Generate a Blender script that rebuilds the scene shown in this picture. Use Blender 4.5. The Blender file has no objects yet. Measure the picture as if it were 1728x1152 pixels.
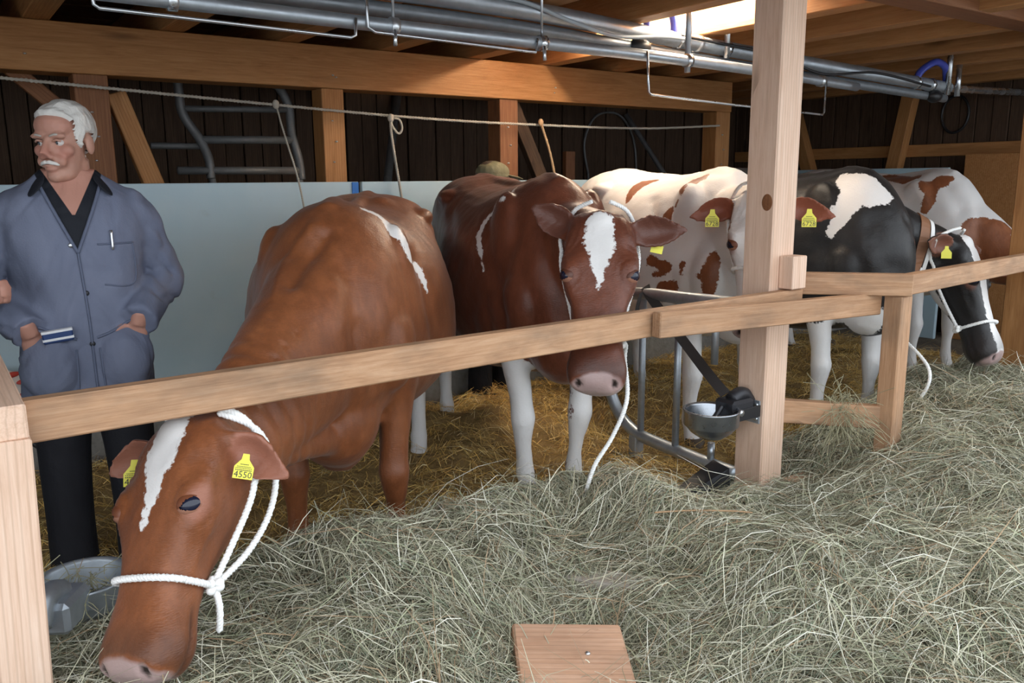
import bpy, bmesh, math, random
import numpy as np
from mathutils import Vector, Matrix, noise as mnoise
random.seed(7); rng = np.random.default_rng(7)
R = math.radians
scene = bpy.context.scene
col = scene.collection

# ------------------------------------------------------------------ camera
cd = bpy.data.cameras.new('camera'); cam = bpy.data.objects.new('camera', cd); col.objects.link(cam)
cd.sensor_width = 36.0; cd.lens = 36.0 * 1395 / 1728; cd.clip_start = 0.05; cd.clip_end = 200
cam.location = (0, 0, 1.43)
cam.rotation_euler = (Matrix.Rotation(R(-35.2), 3, 'Z') @ Matrix.Rotation(R(79), 3, 'X') @ Matrix.Rotation(R(-0.5), 3, 'Z')).to_euler()
scene.camera = cam

# ------------------------------------------------------------------ world, exposure
scene.view_settings.view_transform = 'Standard'; scene.view_settings.look = 'None'
scene.view_settings.gamma = 1.0; scene.view_settings.use_curve_mapping = False
scene.view_settings.exposure = 1.05
w = bpy.data.worlds.new('overcast'); scene.world = w; w.use_nodes = True
bg = w.node_tree.nodes['Background']; bg.inputs[0].default_value = (0.86, 0.93, 1.0, 1); bg.inputs[1].default_value = 1.35

# ------------------------------------------------------------------ material helpers
def newmat(name, base=(.5, .5, .5), rough=.5, metal=0.0, spec=.5):
    m = bpy.data.materials.new(name); m.use_nodes = True
    b = m.node_tree.nodes['Principled BSDF']
    b.inputs['Base Color'].default_value = (*base, 1); b.inputs['Roughness'].default_value = rough
    b.inputs['Metallic'].default_value = metal; b.inputs['Specular IOR Level'].default_value = spec
    return m
class N:
    """tiny node builder"""
    def __init__(s, m): s.t = m.node_tree; s.b = s.t.nodes['Principled BSDF']
    def n(s, typ, **kw):
        x = s.t.nodes.new(typ)
        for k, v in kw.items(): setattr(x, k, v)
        return x
    def l(s, a, b): s.t.links.new(a, b)
    def val(s, sock, v):
        if hasattr(v, 'links'): s.l(v, sock)
        else: sock.default_value = v
    def math(s, op, a, b=0.0, c=None):
        x = s.n('ShaderNodeMath', operation=op); s.val(x.inputs[0], a); s.val(x.inputs[1], b)
        if c is not None: s.val(x.inputs[2], c)
        return x.outputs[0]
    def mapr(s, v, a, b, c=0.0, d=1.0):
        x = s.n('ShaderNodeMapRange'); s.val(x.inputs[0], v)
        for i, q in enumerate((a, b, c, d)): s.val(x.inputs[1 + i], q)
        return x.outputs[0]
    def mix(s, f, a, b, mode='MIX'):
        x = s.n('ShaderNodeMix', data_type='RGBA', blend_type=mode); s.val(x.inputs[0], f)
        for i, q in ((6, a), (7, b)):
            if hasattr(q, 'links'): s.l(q, x.inputs[i])
            else: x.inputs[i].default_value = (*q, 1)
        return x.outputs[2]
    def noise(s, vec, scale, detail=3, rough=.55, dist=0.0):
        x = s.n('ShaderNodeTexNoise'); x.inputs['Scale'].default_value = scale; x.inputs['Detail'].default_value = detail
        x.inputs['Roughness'].default_value = rough; x.inputs['Distortion'].default_value = dist
        if vec is not None: s.l(vec, x.inputs['Vector'])
        return x.outputs['Fac']
    def coord(s, which='Object', scale=(1, 1, 1), rnd=True):
        tc = s.n('ShaderNodeTexCoord'); mp = s.n('ShaderNodeMapping'); mp.inputs['Scale'].default_value = scale
        s.l(tc.outputs[which], mp.inputs['Vector'])
        if rnd:
            oi = s.n('ShaderNodeObjectInfo'); cx = s.n('ShaderNodeCombineXYZ')
            v = s.math('MULTIPLY', oi.outputs['Random'], 37.0)
            for i in range(3): s.l(v, cx.inputs[i])
            s.l(cx.outputs[0], mp.inputs['Location'])
        return mp.outputs[0]
    def ramp(s, f, stops):
        x = s.n('ShaderNodeValToRGB'); s.l(f, x.inputs[0]); e = x.color_ramp.elements
        while len(e) < len(stops): e.new(.5)
        for i, (p, c) in enumerate(stops): e[i].position = p; e[i].color = (*c, 1)
        return x.outputs[0]
    def bump(s, h, strength=.3, dist=.01):
        x = s.n('ShaderNodeBump'); x.inputs['Strength'].default_value = strength; x.inputs['Distance'].default_value = dist
        s.l(h, x.inputs['Height']); s.l(x.outputs[0], s.b.inputs['Normal'])
    def attr(s, name):
        x = s.n('ShaderNodeAttribute', attribute_name=name); return x.outputs['Fac'], x.outputs['Color']

def wood(name, dark, mid, light, rough=.62, knots=.5, grain=1.0, dirt=0.0):
    m = newmat(name, mid, rough, spec=.3); k = N(m)
    v = k.coord(scale=(.9, 9, 9)); v2 = k.coord(scale=(3, 90, 90)); v3 = k.coord(scale=(1.3, 6.5, 6.5))
    a = k.noise(v, 2.6 * grain, 6, .65, 1.4); f = k.noise(v2, 1.6, 5, .7, .3)
    c = k.ramp(k.math('ADD', k.math('MULTIPLY', a, .5), k.math('MULTIPLY', f, .5)), [(.32, dark), (.5, mid), (.68, light)])
    vo = k.n('ShaderNodeTexVoronoi'); vo.inputs['Scale'].default_value = 1.0; k.l(v3, vo.inputs['Vector'])
    kn = k.mapr(vo.outputs['Distance'], .05, .17, 1.0, 0.0)
    vc = k.math('GREATER_THAN', k.noise(v3, .9, 0), 1 - knots)
    wv = k.n('ShaderNodeTexWave', wave_type='BANDS', bands_direction='Y'); wv.inputs['Scale'].default_value = 2.2; wv.inputs['Distortion'].default_value = 5.0; wv.inputs['Detail'].default_value = 3; wv.inputs['Detail Scale'].default_value = .6; k.l(k.coord(scale=(.5, 9, 9)), wv.inputs['Vector'])
    c = k.mix(k.math('MULTIPLY', k.mapr(wv.outputs['Fac'], .72, 1.0), .35), c, tuple(x * .72 for x in dark))
    c = k.mix(k.math('MULTIPLY', k.math('MULTIPLY', kn, vc), .75), c, tuple(x * .42 for x in dark))
    if dirt:
        d = k.noise(k.coord(scale=(1, 2, 2)), 3.0, 4, .65)
        c = k.mix(k.math('MULTIPLY', k.mapr(d, .45, .7), dirt), c, (.11, .085, .065))
    k.l(c, k.b.inputs['Base Color']); k.bump(f, .3, .004)
    return m

M = {}
M['fence'] = wood('fence_spruce', (.32, .165, .085), (.47, .27, .15), (.58, .37, .23), dirt=.5)
M['post'] = wood('post_spruce', (.58, .37, .25), (.72, .50, .37), (.80, .60, .47), knots=.38)
M['beam'] = wood('beam_spruce', (.27, .115, .038), (.40, .185, .065), (.48, .25, .10), knots=.4)
M['joist'] = wood('joist_spruce', (.30, .13, .045), (.42, .20, .075), (.50, .27, .11), knots=.35)
M['brownpost'] = wood('brown_post', (.16, .06, .026), (.23, .095, .04), (.28, .13, .06), knots=.3)
M['plank'] = wood('old_dark_planks', (.045, .025, .014), (.075, .043, .026), (.11, .066, .04), rough=.8, knots=.45)
M['ceil'] = wood('ceiling_boards', (.13, .055, .022), (.19, .085, .038), (.25, .12, .055), rough=.75, knots=.4)
M['block'] = wood('reddish_block', (.42, .22, .13), (.55, .32, .2), (.62, .40, .28), knots=.3, dirt=.25)

def galv(name, base=(.42, .46, .5), rough=.42, metal=.75, amp=.25):
    m = newmat(name, base, rough, metal); k = N(m); v = k.coord(scale=(1, 1, 1))
    a = k.noise(v, 28, 4, .6); b2 = k.noise(v, 6, 3, .6)
    k.l(k.mix(k.math('MULTIPLY', a, 1.0), tuple(x * (1 - amp) for x in base), tuple(min(1, x * (1 + amp)) for x in base)), k.b.inputs['Base Color'])
    k.l(k.mapr(b2, .3, .7, rough - .12, rough + .15), k.b.inputs['Roughness'])
    return m
M['galv'] = galv('galvanised_steel'); M['galvdark'] = galv('dull_dark_steel', (.23, .25, .27), .5, .7)
M['rack'] = galv('dusty_steel', (.20, .20, .20), .6, .5); M['bowl'] = galv('bowl_steel', (.33, .35, .38), .25, .9, .15)
M['chrome'] = galv('bright_zinc', (.62, .65, .68), .28, .9, .1)
M['castiron'] = newmat('dark_cast_iron', (.035, .035, .04), .45, .5)
M['blackplastic'] = newmat('black_plastic', (.012, .012, .014), .45)
M['bluehose'] = newmat('blue_rubber_hose', (.06, .08, .42), .35)
M['greycable'] = newmat('grey_cable', (.36, .41, .45), .5)
M['cordrope'] = newmat('old_cord', (.42, .38, .32), .85)
M['rope'] = newmat('white_rope', (.86, .86, .84), .75)
M['twine'] = newmat('tan_twine', (.42, .27, .15), .9)
M['strap'] = newmat('black_strap', (.035, .03, .028), .7)
M['leather'] = newmat('brown_collar', (.26, .12, .06), .6)
M['tag'] = newmat('yellow_tag', (.80, .74, .06), .4)
M['tagink'] = newmat('tag_ink', (.05, .05, .03), .6)
M['bluestrip'] = newmat('blue_strip', (.03, .17, .55), .4)
def panelmat():
    m = newmat('pale_blue_panel', (.52, .68, .76), .38); k = N(m); v = k.coord(scale=(1, 1, 1), rnd=False)
    a = k.noise(v, 1.6, 3); s = k.noise(v, 9.0, 5, .7)
    c = k.mix(k.mapr(a, .3, .7), (.40, .55, .63), (.49, .62, .69))
    c = k.mix(k.math('MULTIPLY', k.mapr(s, .62, .8), .35), c, (.36, .42, .43)); k.l(c, k.b.inputs['Base Color'])
    return m
M['panel'] = panelmat()
M['bag'] = newmat('white_bag', (.66, .64, .60), .6); M['redprint'] = newmat('red_print', (.55, .06, .04), .6)
def tubelight():
    m = newmat('lamp_tube', (1, 1, 1)); b = m.node_tree.nodes['Principled BSDF']
    b.inputs['Emission Color'].default_value = (1, .86, .68, 1); b.inputs['Emission Strength'].default_value = 48
    return m
M['lamp'] = tubelight(); M['lampbody'] = newmat('lamp_housing', (.62, .6, .56), .5)

# ------------------------------------------------------------------ object helpers
def wm(o):
    m = o.matrix_basis.copy()
    return (wm(o.parent) @ o.matrix_parent_inverse @ m) if o.parent else m
def attach(o, root):
    o.parent = root; o.matrix_parent_inverse = wm(root).inverted(); return o
def tag(o, label=None, cat=None, group=None, kind=None):
    for k_, v_ in (('label', label), ('category', cat), ('group', group), ('kind', kind)):
        if v_: o[k_] = v_
    return o
def link(name, me, mat=None, parent=None):
    o = bpy.data.objects.new(name, me); col.objects.link(o)
    if mat is not None:
        me.materials.clear(); me.materials.append(mat)
    if parent is not None: attach(o, parent)
    return o
def mesh(name, v, f, smooth=False):
    me = bpy.data.meshes.new(name); me.from_pydata([tuple(map(float, p)) for p in v], [], f); me.update()
    if smooth: me.polygons.foreach_set('use_smooth', [True] * len(me.polygons))
    return me
def mobj(name, v, f, mat, parent=None, smooth=False): return link(name, mesh(name, v, f, smooth), mat, parent)
def empty(name, loc=(0, 0, 0), rz=0.0):
    o = bpy.data.objects.new(name, None); col.objects.link(o); o.location = loc; o.rotation_euler = (0, 0, rz); o.empty_display_size = .1
    return o
_boxcache = {}
def boxmesh(L, a, b, bev):
    key = (round(L, 4), round(a, 4), round(b, 4), bev)
    if key in _boxcache: return _boxcache[key]
    bm = bmesh.new(); bmesh.ops.create_cube(bm, size=1.0)
    for v in bm.verts: v.co = Vector((v.co.x * L, v.co.y * a, v.co.z * b))
    if bev: bmesh.ops.bevel(bm, geom=list(bm.edges), offset=bev, segments=1, affect='EDGES')
    me = bpy.data.meshes.new('timber'); bm.to_mesh(me); bm.free(); _boxcache[key] = me
    return me
def beam(name, p0, p1, a, b, mat, parent=None, bev=.004, up=(0, 0, 1)):
    """timber from p0 to p1 (centre line); a = horizontal section, b = section along `up`; grain runs along local X"""
    p0 = Vector(p0); p1 = Vector(p1); x = (p1 - p0); L = x.length; x.normalize(); u = Vector(up)
    y = u.cross(x)
    if y.length < 1e-4: y = Vector((0, 1, 0)).cross(x)
    y.normalize(); z = x.cross(y)
    me = boxmesh(L, a, b, bev).copy() if mat not in [m_ for m_ in boxmesh(L, a, b, bev).materials] and len(boxmesh(L, a, b, bev).materials) else boxmesh(L, a, b, bev)
    o = bpy.data.objects.new(name, me); col.objects.link(o)
    if not len(me.materials): me.materials.append(mat)
    o.matrix_basis = Matrix.Translation((p0 + p1) / 2) @ Matrix((x, y, z)).transposed().to_4x4()
    if parent is not None: attach(o, parent)
    return o
def box(name, lo, hi, mat, parent=None, bev=.004):
    lo = Vector(lo); hi = Vector(hi); c = (lo + hi) / 2; d = hi - lo
    me = boxmesh(d.x, d.y, d.z, bev).copy(); me.materials.clear(); me.materials.append(mat)
    o = bpy.data.objects.new(name, me); col.objects.link(o); o.location = c
    if parent is not None: attach(o, parent)
    return o
def catmull(pts, n):
    P = np.array(pts, float); m = len(P)
    if m == 2: return P[0] + (P[1] - P[0]) * np.linspace(0, 1, n)[:, None]
    t = np.linspace(0, m - 1, n); i = np.minimum(t.astype(int), m - 2); u = (t - i)[:, None]
    g = lambda k: P[np.clip(k, 0, m - 1)]
    p0, p1, p2, p3 = g(i - 1), g(i), g(i + 1), g(i + 2)
    return .5 * ((2 * p1) + (-p0 + p2) * u + (2 * p0 - 5 * p1 + 4 * p2 - p3) * u ** 2 + (-p0 + 3 * p1 - 3 * p2 + p3) * u ** 3)
def frames(P):
    T = np.gradient(P, axis=0); T /= np.linalg.norm(T, axis=1)[:, None] + 1e-12
    n = np.cross(T[0], [0, 0, 1.0]);
    if np.linalg.norm(n) < 1e-3: n = np.cross(T[0], [0, 1.0, 0])
    n /= np.linalg.norm(n); Ns = [n]
    for i in range(1, len(P)):
        n = n - T[i] * (n @ T[i]); n /= np.linalg.norm(n) + 1e-12; Ns.append(n)
    Ns = np.array(Ns); return T, Ns, np.cross(T, Ns)
def tube_vf(P, r, seg=10, off=0):
    P = np.array(P, float); rr = np.broadcast_to(np.array(r, float), (len(P),)); T, A, B = frames(P)
    th = np.linspace(0, 2 * np.pi, seg, endpoint=False); V = []
    for i in range(len(P)):
        V += list(P[i] + rr[i] * (np.cos(th)[:, None] * A[i] + np.sin(th)[:, None] * B[i]))
    F = []
    for i in range(len(P) - 1):
        for j in range(seg):
            F.append((off + i * seg + j, off + i * seg + (j + 1) % seg, off + (i + 1) * seg + (j + 1) % seg, off + (i + 1) * seg + j))
    F.append(tuple(off + j for j in range(seg))[::-1]); F.append(tuple(off + (len(P) - 1) * seg + j for j in range(seg)))
    return V, F
def tube(name, pts, r, mat, parent=None, seg=10, n=None, straight=False):
    P = np.array(pts, float)
    if not straight and len(P) > 2: P = catmull(P, n or 8 * len(P))
    V, F = tube_vf(P, r, seg); return mobj(name, V, F, mat, parent, True)
def rope_vf(pts, r, pitch=.03, step=.006, off=0, n=None):
    P = catmull(pts, 400); d = np.r_[0, np.cumsum(np.linalg.norm(np.diff(P, axis=0), axis=1))]
    m = max(6, int(d[-1] / step)); s = np.linspace(0, d[-1], m); Q = np.stack([np.interp(s, d, P[:, k]) for k in range(3)], 1)
    T, A, B = frames(Q); V = []; F = []
    for k in range(3):
        a = s / pitch * 2 * np.pi + k * 2 * np.pi / 3
        H = Q + r * .5 * (np.cos(a)[:, None] * A + np.sin(a)[:, None] * B)
        v, f = tube_vf(H, r * .56, 6, off + len(V)); V += v; F += f
    return V, F
def rope(name, pts, r, mat, parent=None, pitch=.03, step=.006):
    V, F = rope_vf(pts, r, pitch, step); return mobj(name, V, F, mat, parent, True)
def ell_vf(c, rad, rot=None, off=0, nu=16, nv=10):
    V = []; F = []; Rm = np.eye(3) if rot is None else np.array(rot)
    for i in range(nv + 1):
        ph = np.pi * i / nv
        for j in range(nu):
            th = 2 * np.pi * j / nu
            V.append(np.array(c) + Rm @ (np.array(rad) * np.array([np.sin(ph) * np.cos(th), np.sin(ph) * np.sin(th), np.cos(ph)])))
    for i in range(nv):
        for j in range(nu):
            F.append((off + i * nu + j, off + (i + 1) * nu + j, off + (i + 1) * nu + (j + 1) % nu, off + i * nu + (j + 1) % nu))
    return V, F
def lathe(name, prof, mat, parent=None, seg=28, origin=(0, 0, 0)):
    V = []; F = []
    for r_, z_ in prof:
        for j in range(seg):
            a = 2 * np.pi * j / seg; V.append((origin[0] + r_ * np.cos(a), origin[1] + r_ * np.sin(a), origin[2] + z_))
    for i in range(len(prof) - 1):
        for j in range(seg): F.append((i * seg + j, i * seg + (j + 1) % seg, (i + 1) * seg + (j + 1) % seg, (i + 1) * seg + j))
    return mobj(name, V, F, mat, parent, True)
def text_mesh(txt, size):
    c = bpy.data.curves.new('txt', 'FONT'); c.body = txt; c.size = size; c.align_x = 'CENTER'; c.align_y = 'CENTER'; c.resolution_u = 2
    o = bpy.data.objects.new('txt', c); col.objects.link(o); bpy.context.view_layer.update()
    me = bpy.data.meshes.new_from_object(o.evaluated_get(bpy.context.evaluated_depsgraph_get()))
    bpy.data.objects.remove(o); bpy.data.curves.remove(c); return me
class Solid:
    """collects closed shells, fuses them into one continuous skin with a voxel remesh"""
    def __init__(s): s.V = []; s.F = []
    def add(s, vf):
        o = len(s.V); v, f = vf; s.V += [tuple(map(float, p)) for p in v]; s.F += [tuple(i + o for i in q) for q in f]
    def ell(s, c, rad, rot=None): s.add(ell_vf(c, rad, rot))
    def loft(s, secs, n=None, seg=26):
        """secs rows: cx,cy,cz, side(3), up(3), hw, top, bot, e, k"""
        S = np.array(secs, float); m = n or len(S) * 5
        S = catmull(S, m); th = np.linspace(0, 2 * np.pi, seg, endpoint=False); V = []; F = []
        for q in S:
            c = q[:3]; sd = q[3:6] / np.linalg.norm(q[3:6]); up = q[6:9] / np.linalg.norm(q[6:9]); hw, tp, bt, e, k = q[9:14]
            cs = np.sign(np.cos(th)) * np.abs(np.cos(th)) ** (2 / e); sn = np.sign(np.sin(th)) * np.abs(np.sin(th)) ** (2 / e)
            V += list(c + (cs * hw * (1 + k * sn))[:, None] * sd + np.where(sn > 0, sn * tp, sn * bt)[:, None] * up)
        for i in range(m - 1):
            for j in range(seg): F.append((i * seg + j, i * seg + (j + 1) % seg, (i + 1) * seg + (j + 1) % seg, (i + 1) * seg + j))
        F.append(tuple(range(seg))[::-1]); F.append(tuple((m - 1) * seg + j for j in range(seg)))
        s.add((V, F))
    def limb(s, rows, seg=16, n=None):
        """rows: x,y,z, r_forward(x), r_side(y): horizontal slices"""
        s.loft([(x, y, z, 0, 1, 0, 1, 0, 0, rs, rf, rf, 2, 0) for x, y, z, rf, rs in rows], n=n, seg=seg)
    def tube(s, pts, r, seg=12, n=None):
        P = catmull(pts, n or 8 * len(pts)); rr = np.interp(np.linspace(0, 1, len(P)), np.linspace(0, 1, len(r)), r)
        s.add(tube_vf(P, rr, seg))
    def skin(s, voxel, smooth=6, factor=.5):
        me = mesh('tmp', s.V, s.F); o = bpy.data.objects.new('tmp', me); col.objects.link(o)
        a = o.modifiers.new('r', 'REMESH'); a.mode = 'VOXEL'; a.voxel_size = voxel; a.adaptivity = 0
        if smooth:
            b_ = o.modifiers.new('s', 'SMOOTH'); b_.iterations = smooth; b_.factor = factor
        bpy.context.view_layer.update()
        out = bpy.data.meshes.new_from_object(o.evaluated_get(bpy.context.evaluated_depsgraph_get()))
        bpy.data.objects.remove(o); bpy.data.meshes.remove(me)
        out.polygons.foreach_set('use_smooth', [True] * len(out.polygons)); return out
def getco(me):
    a = np.empty(len(me.vertices) * 3, np.float32); me.vertices.foreach_get('co', a); return a.reshape(-1, 3).astype(float)
def getno(me):
    a = np.empty(len(me.vertices) * 3, np.float32); me.vertices.foreach_get('normal', a); return a.reshape(-1, 3).astype(float)
def setco(me, c): me.vertices.foreach_set('co', np.ascontiguousarray(c, np.float32).ravel()); me.update()
def setattrf(me, name, v):
    a = me.attributes.new(name, 'FLOAT', 'POINT'); a.data.foreach_set('value', np.ascontiguousarray(v, np.float32))
def smoothstep(x, a, b):
    t = np.clip((x - a) / (b - a), 0, 1); return t * t * (3 - 2 * t)
def field(co, blobs, k=.03):
    """signed field, positive inside a union of balls and capsules (x,y,z,r) or (x,y,z,r,x2,y2,z2,r2)"""
    f = np.full(len(co), -9.0)
    for b_ in blobs:
        if len(b_) == 4: d = b_[3] - np.linalg.norm(co - np.array(b_[:3]), axis=1)
        else:
            a = np.array(b_[:3]); c = np.array(b_[4:7]); ab = c - a; t = np.clip(((co - a) @ ab) / (ab @ ab), 0, 1)
            d = b_[3] + (b_[7] - b_[3]) * t - np.linalg.norm(co - (a + t[:, None] * ab), axis=1)
        f = np.maximum(f, d)
    return f
# ================================================================== the setting
def ground_mat(name, c1, c2, c3, sc=3.0):
    m = newmat(name, c1, .9); k = N(m); v = k.coord(rnd=False)
    a = k.noise(v, sc, 6, .65); b = k.noise(v, sc * 14, 4, .6)
    c = k.ramp(k.math('ADD', k.math('MULTIPLY', a, .65), k.math('MULTIPLY', b, .35)), [(.35, c1), (.5, c2), (.68, c3)])
    k.l(c, k.b.inputs['Base Color']); k.bump(b, .5, .02); return m
M['floor'] = ground_mat('stall_floor', (.06, .045, .03), (.11, .085, .06), (.2, .16, .11))
M['concrete'] = ground_mat('concrete', (.18, .17, .155), (.25, .24, .22), (.32, .31, .29), 2.0)
tag(box('floor', (-5, 2.0, -.1), (9, 7, 0), M['floor'], bev=0), kind='structure')
tag(box('yard_bounce_ground', (-9, -9, -.1), (12, 2.0, -.002), M['concrete'], bev=0), kind='structure')  # unseen ground outside, put in to bounce daylight into the barn

BY = 4.85
# rear wall of upright dark planks
wr = tag(box('wall_rear', (-5, 6.46, 0), (9, 6.52, 3.0), M['plank'], bev=0), kind='structure')
x = -.6; i = 0
while x < 8.2:
    wd = .14
    o = beam('plank', (x + wd / 2, 6.44 - .012 * (i % 2) - .004 * ((i * 7) % 3), 0), (x + wd / 2, 6.44 - .012 * (i % 2) - .004 * ((i * 7) % 3), 2.75), wd - .008, .025, M['plank'], wr, .003, up=(0, 1, 0))
    x += wd; i += 1
# end wall
we = tag(box('wall_right', (7.72, 1.2, 0), (7.78, 6.46, 3.0), M['plank'], bev=0), kind='structure')
y = 1.4; i = 0
while y < 6.4:
    wd = .14
    beam('plank', (7.70 - .010 * (i % 2), y + wd / 2, 0), (7.70 - .010 * (i % 2), y + wd / 2, 2.75), wd - .008, .025, M['plank'], we, .003, up=(1, 0, 0))
    y += wd; i += 1
tag(box('shade_wall_left', (-5.0, 2.2, 0), (-4.9, 6.46, 3.0), M['plank'], bev=0), kind='structure')  # out of view on the left, added to shade that side
# ceiling boards laid across the joists
ce = tag(box('ceiling', (-5, .95, 2.47), (9, 6.5, 2.52), M['ceil'], bev=0), kind='structure')
y = .95; i = 0
while y < 6.4:
    beam('board', (-4.5, y + .1, 2.455 - .004 * (i % 2)), (8, y + .1, 2.455 - .004 * (i % 2)), .193, .022, M['ceil'], ce, .003)
    y += .2; i += 1

# joists
ORD = 'first second third fourth fifth sixth seventh eighth ninth tenth eleventh twelfth thirteenth fourteenth fifteenth sixteenth'.split()
for k_ in range(-4, 12):
    X = .565 + .63 * k_
    o = beam('ceiling_joist', (X, .95, 2.325), (X, 6.39, 2.325), .12, .215, M['joist'])
    tag(o, 'sawn spruce ceiling joist, %s from the plank end wall' % ORD[11 - k_], 'joist', 'ceiling joists')
# wall plate beam with its posts
wb = beam('wall_beam', (-3.5, BY, 2.095), (5.62, BY, 2.095), .18, .24, M['beam'])
tag(wb, 'long thick honey-coloured timber beam carrying the joists along the back', 'beam')
def screw(p, nrm, parent, r=.008):
    V, F = ell_vf(p, (r, r, r * .6)); return mobj('screw', V, F, M['chrome'], parent, True)
for sx in (2.08, 2.1, 3.75, 3.74, .32, .5): screw((sx, BY - .092, 2.03 + .06 * random.random()), None, wb)
for X, wd, mt, lab in ((.78, .16, 'brownpost', 'red-brown timber post with screws behind the man in the work coat'),
                       (2.08, .14, 'beam', 'honey-coloured timber post under the back beam, beside the hanging steel rack'),
                       (3.36, .15, 'brownpost', 'red-brown timber post under the back beam behind the person in a cap'),
                       (5.54, .17, 'beam', 'pale short timber post at the far end of the back beam')):
    o = beam('wall_post', (X, BY + .0, 1.42 if X == 2.08 else 0.0), (X, BY + .0, 1.975), wd, .15, M[mt], up=(0, 1, 0))
    tag(o, lab, 'post')
    for s_ in range(3):
        screw((X - .01 + .02 * (s_ % 2), BY - .077, 1.55 + .12 * s_), None, o, .009)
    if X == 2.08:
        beam('foot_block', (X, BY, 0), (X, BY, 1.42), wd, .15, M['brownpost'], o, up=(0, 1, 0))
def strut(name, p0, p1, a, b, mt, lab, up=(0, 1, 0)):
    return tag(beam(name, p0, p1, a, b, M[mt], up=up), lab, 'brace')
strut('wall_brace', (.905, BY + .03, 1.9), (1.13, BY + .03, 1.2), .1, .07, 'beam', 'pale slanting brace against the post behind the man')
strut('wall_brace', (.35, BY + .12, 2.1), (.72, BY + .12, 1.75), .08, .05, 'brownpost', 'short brown brace above the white-haired man')
strut('wall_brace', (3.47, BY + .05, 1.95), (3.9, BY + .05, 1.1), .1, .06, 'plank', 'dark brace leaning at the post behind the capped person')
strut('wall_brace', (4.56, 5.6, .0), (4.56, 5.6, 1.67), .1, .05, 'brownpost', 'short upright brown stake behind the white and red cow')
# end-wall framing
strut('wall_brace', (7.572, 4.28, 2.44), (7.572, 4.52, 1.0), .12, .11, 'beam', 'slanting honey-coloured brace on the end wall rising to the ceiling', up=(1, 0, 0))
strut('wall_brace', (7.572, 5.62, 2.205), (7.572, 5.25, 1.2), .12, .11, 'beam', 'slanting brace on the end wall next to the central post', up=(1, 0, 0))
tag(beam('wall_girt', (7.652, 6.39, 1.67), (7.652, 1.6, 1.67), .05, .11, M['beam']), 'horizontal honey-coloured rail across the end wall', 'beam')
box_panel = tag(box('wall_board', (7.45, 2.6, .0), (7.5, 3.72, 1.62), M['beam'], bev=.003), 'plain upright wooden board under the end wall rail', 'board')
# longitudinal beam over the fence line
tag(beam('front_beam', (-3.5, 2.22, 2.326), (7.67, 2.22, 2.326), .16, .228, M['brownpost']), 'dark timber beam over the feeding fence near the ceiling', 'beam')

# ---- pale blue panels behind the cows
edges_x = [-4.3, -.9, 2.18, 3.80, 5.42, 7.04]
PANEL_LAB = ['pale blue plastic panel beside the corner where the dark-jacketed person stands', 'wide pale blue plastic panel behind the white-haired man', 'pale blue plastic panel behind the two solid red cows, between two blue strips', 'pale blue plastic panel behind the mostly white cow', 'pale blue plastic panel behind the black and white cow']
for a_, b_ in zip(edges_x[:-1], edges_x[1:]):
    p = tag(box('back_panel', (a_ + .012, 4.66, .30), (b_ - .012, 4.70, 1.432), M['panel'], bev=.003),
            PANEL_LAB[edges_x.index(a_)], 'panel', 'pale blue back panels')
    box('edge_strip', (b_ - .056, 4.652, .30), (b_ - .014, 4.66, 1.43), M['bluestrip'], p, .002)
tag(box('end_panel', (7.3, 3.78, .0), (7.34, 6.2, 1.51), M['panel'], bev=.003), 'pale blue plastic panel beyond the far red and white cow', 'panel')
tag(box('rear_kerb', (-4.8, 4.55, 0), (7.2, 4.778, .30), M['concrete'], bev=.01), 'rough low concrete kerb under the pale blue panels', 'kerb')

# ================================================================== feeding fence
K = .947
def rp(X, Y, z): return (X * K, Y * K, 1.43 - K * (1.43 - z))
ZR = 1.43 - K * (1.43 - .955)          # rail top
PX, PY = 2.80, 2.135
PW = .145
cp = beam('barn_post', (PX + PW / 2, PY + PW / 2, .0), (PX + PW / 2, PY + PW / 2, 2.214), PW, PW, M['post'], up=(0, 1, 0), bev=.006)
tag(cp, 'tall pale square timber post with a big knot, carrying the water bowl', 'post')
def rail(name, p0, p1, a, b, lab, mat='fence'):
    return tag(beam(name, p0, p1, a, b, M[mat]), lab, 'rail')
rail('fence_rail', (.127, 2.0025, ZR - .047), (2.95, 2.1065, ZR - .047), .045, .094, 'long weathered fence rail crossing in front of the two solid red cows')
rail('fence_rail', (2.035, 2.018, ZR - .045), (3.255, 1.935, ZR - .072), .045, .09, 'second shorter fence rail lapped onto the long rail across the central post')
sp = beam('fence_post', (3.285, 1.86, 0), (3.285, 1.86, .948), .08, .08, M['fence'], up=(0, 1, 0)); tag(sp, 'short fence post standing in the hay where two top rails meet', 'post')
rail('fence_rail', (2.95, 2.17, .998), (3.295, 1.815, .995), .06, .09, 'short top rail joining the central post to the short fence post')
rail('fence_rail', (3.32, 1.865, .988), (5.2, 1.99, 1.0), .055, .085, 'top rail running past the black and white cow to the far post')
rail('fence_rail', (2.95, 2.17, .44), (3.275, 1.885, .42), .05, .1, 'short low rail hung with hay between central and short posts')
tag(beam('rail_cleat', (2.895, 2.10, .985), (2.895, 2.10, 1.12), .09, .07, M['post'], up=(0, 1, 0)), 'short upright wooden cleat with a slanted top on the central post', 'cleat')
fp = beam('barn_post', (4.98, 2.08, 0), (4.98, 2.08, 2.214), .16, .16, M['beam'], up=(0, 1, 0)); tag(fp, 'honey-coloured square timber post at the far end of the fence', 'post')
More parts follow.
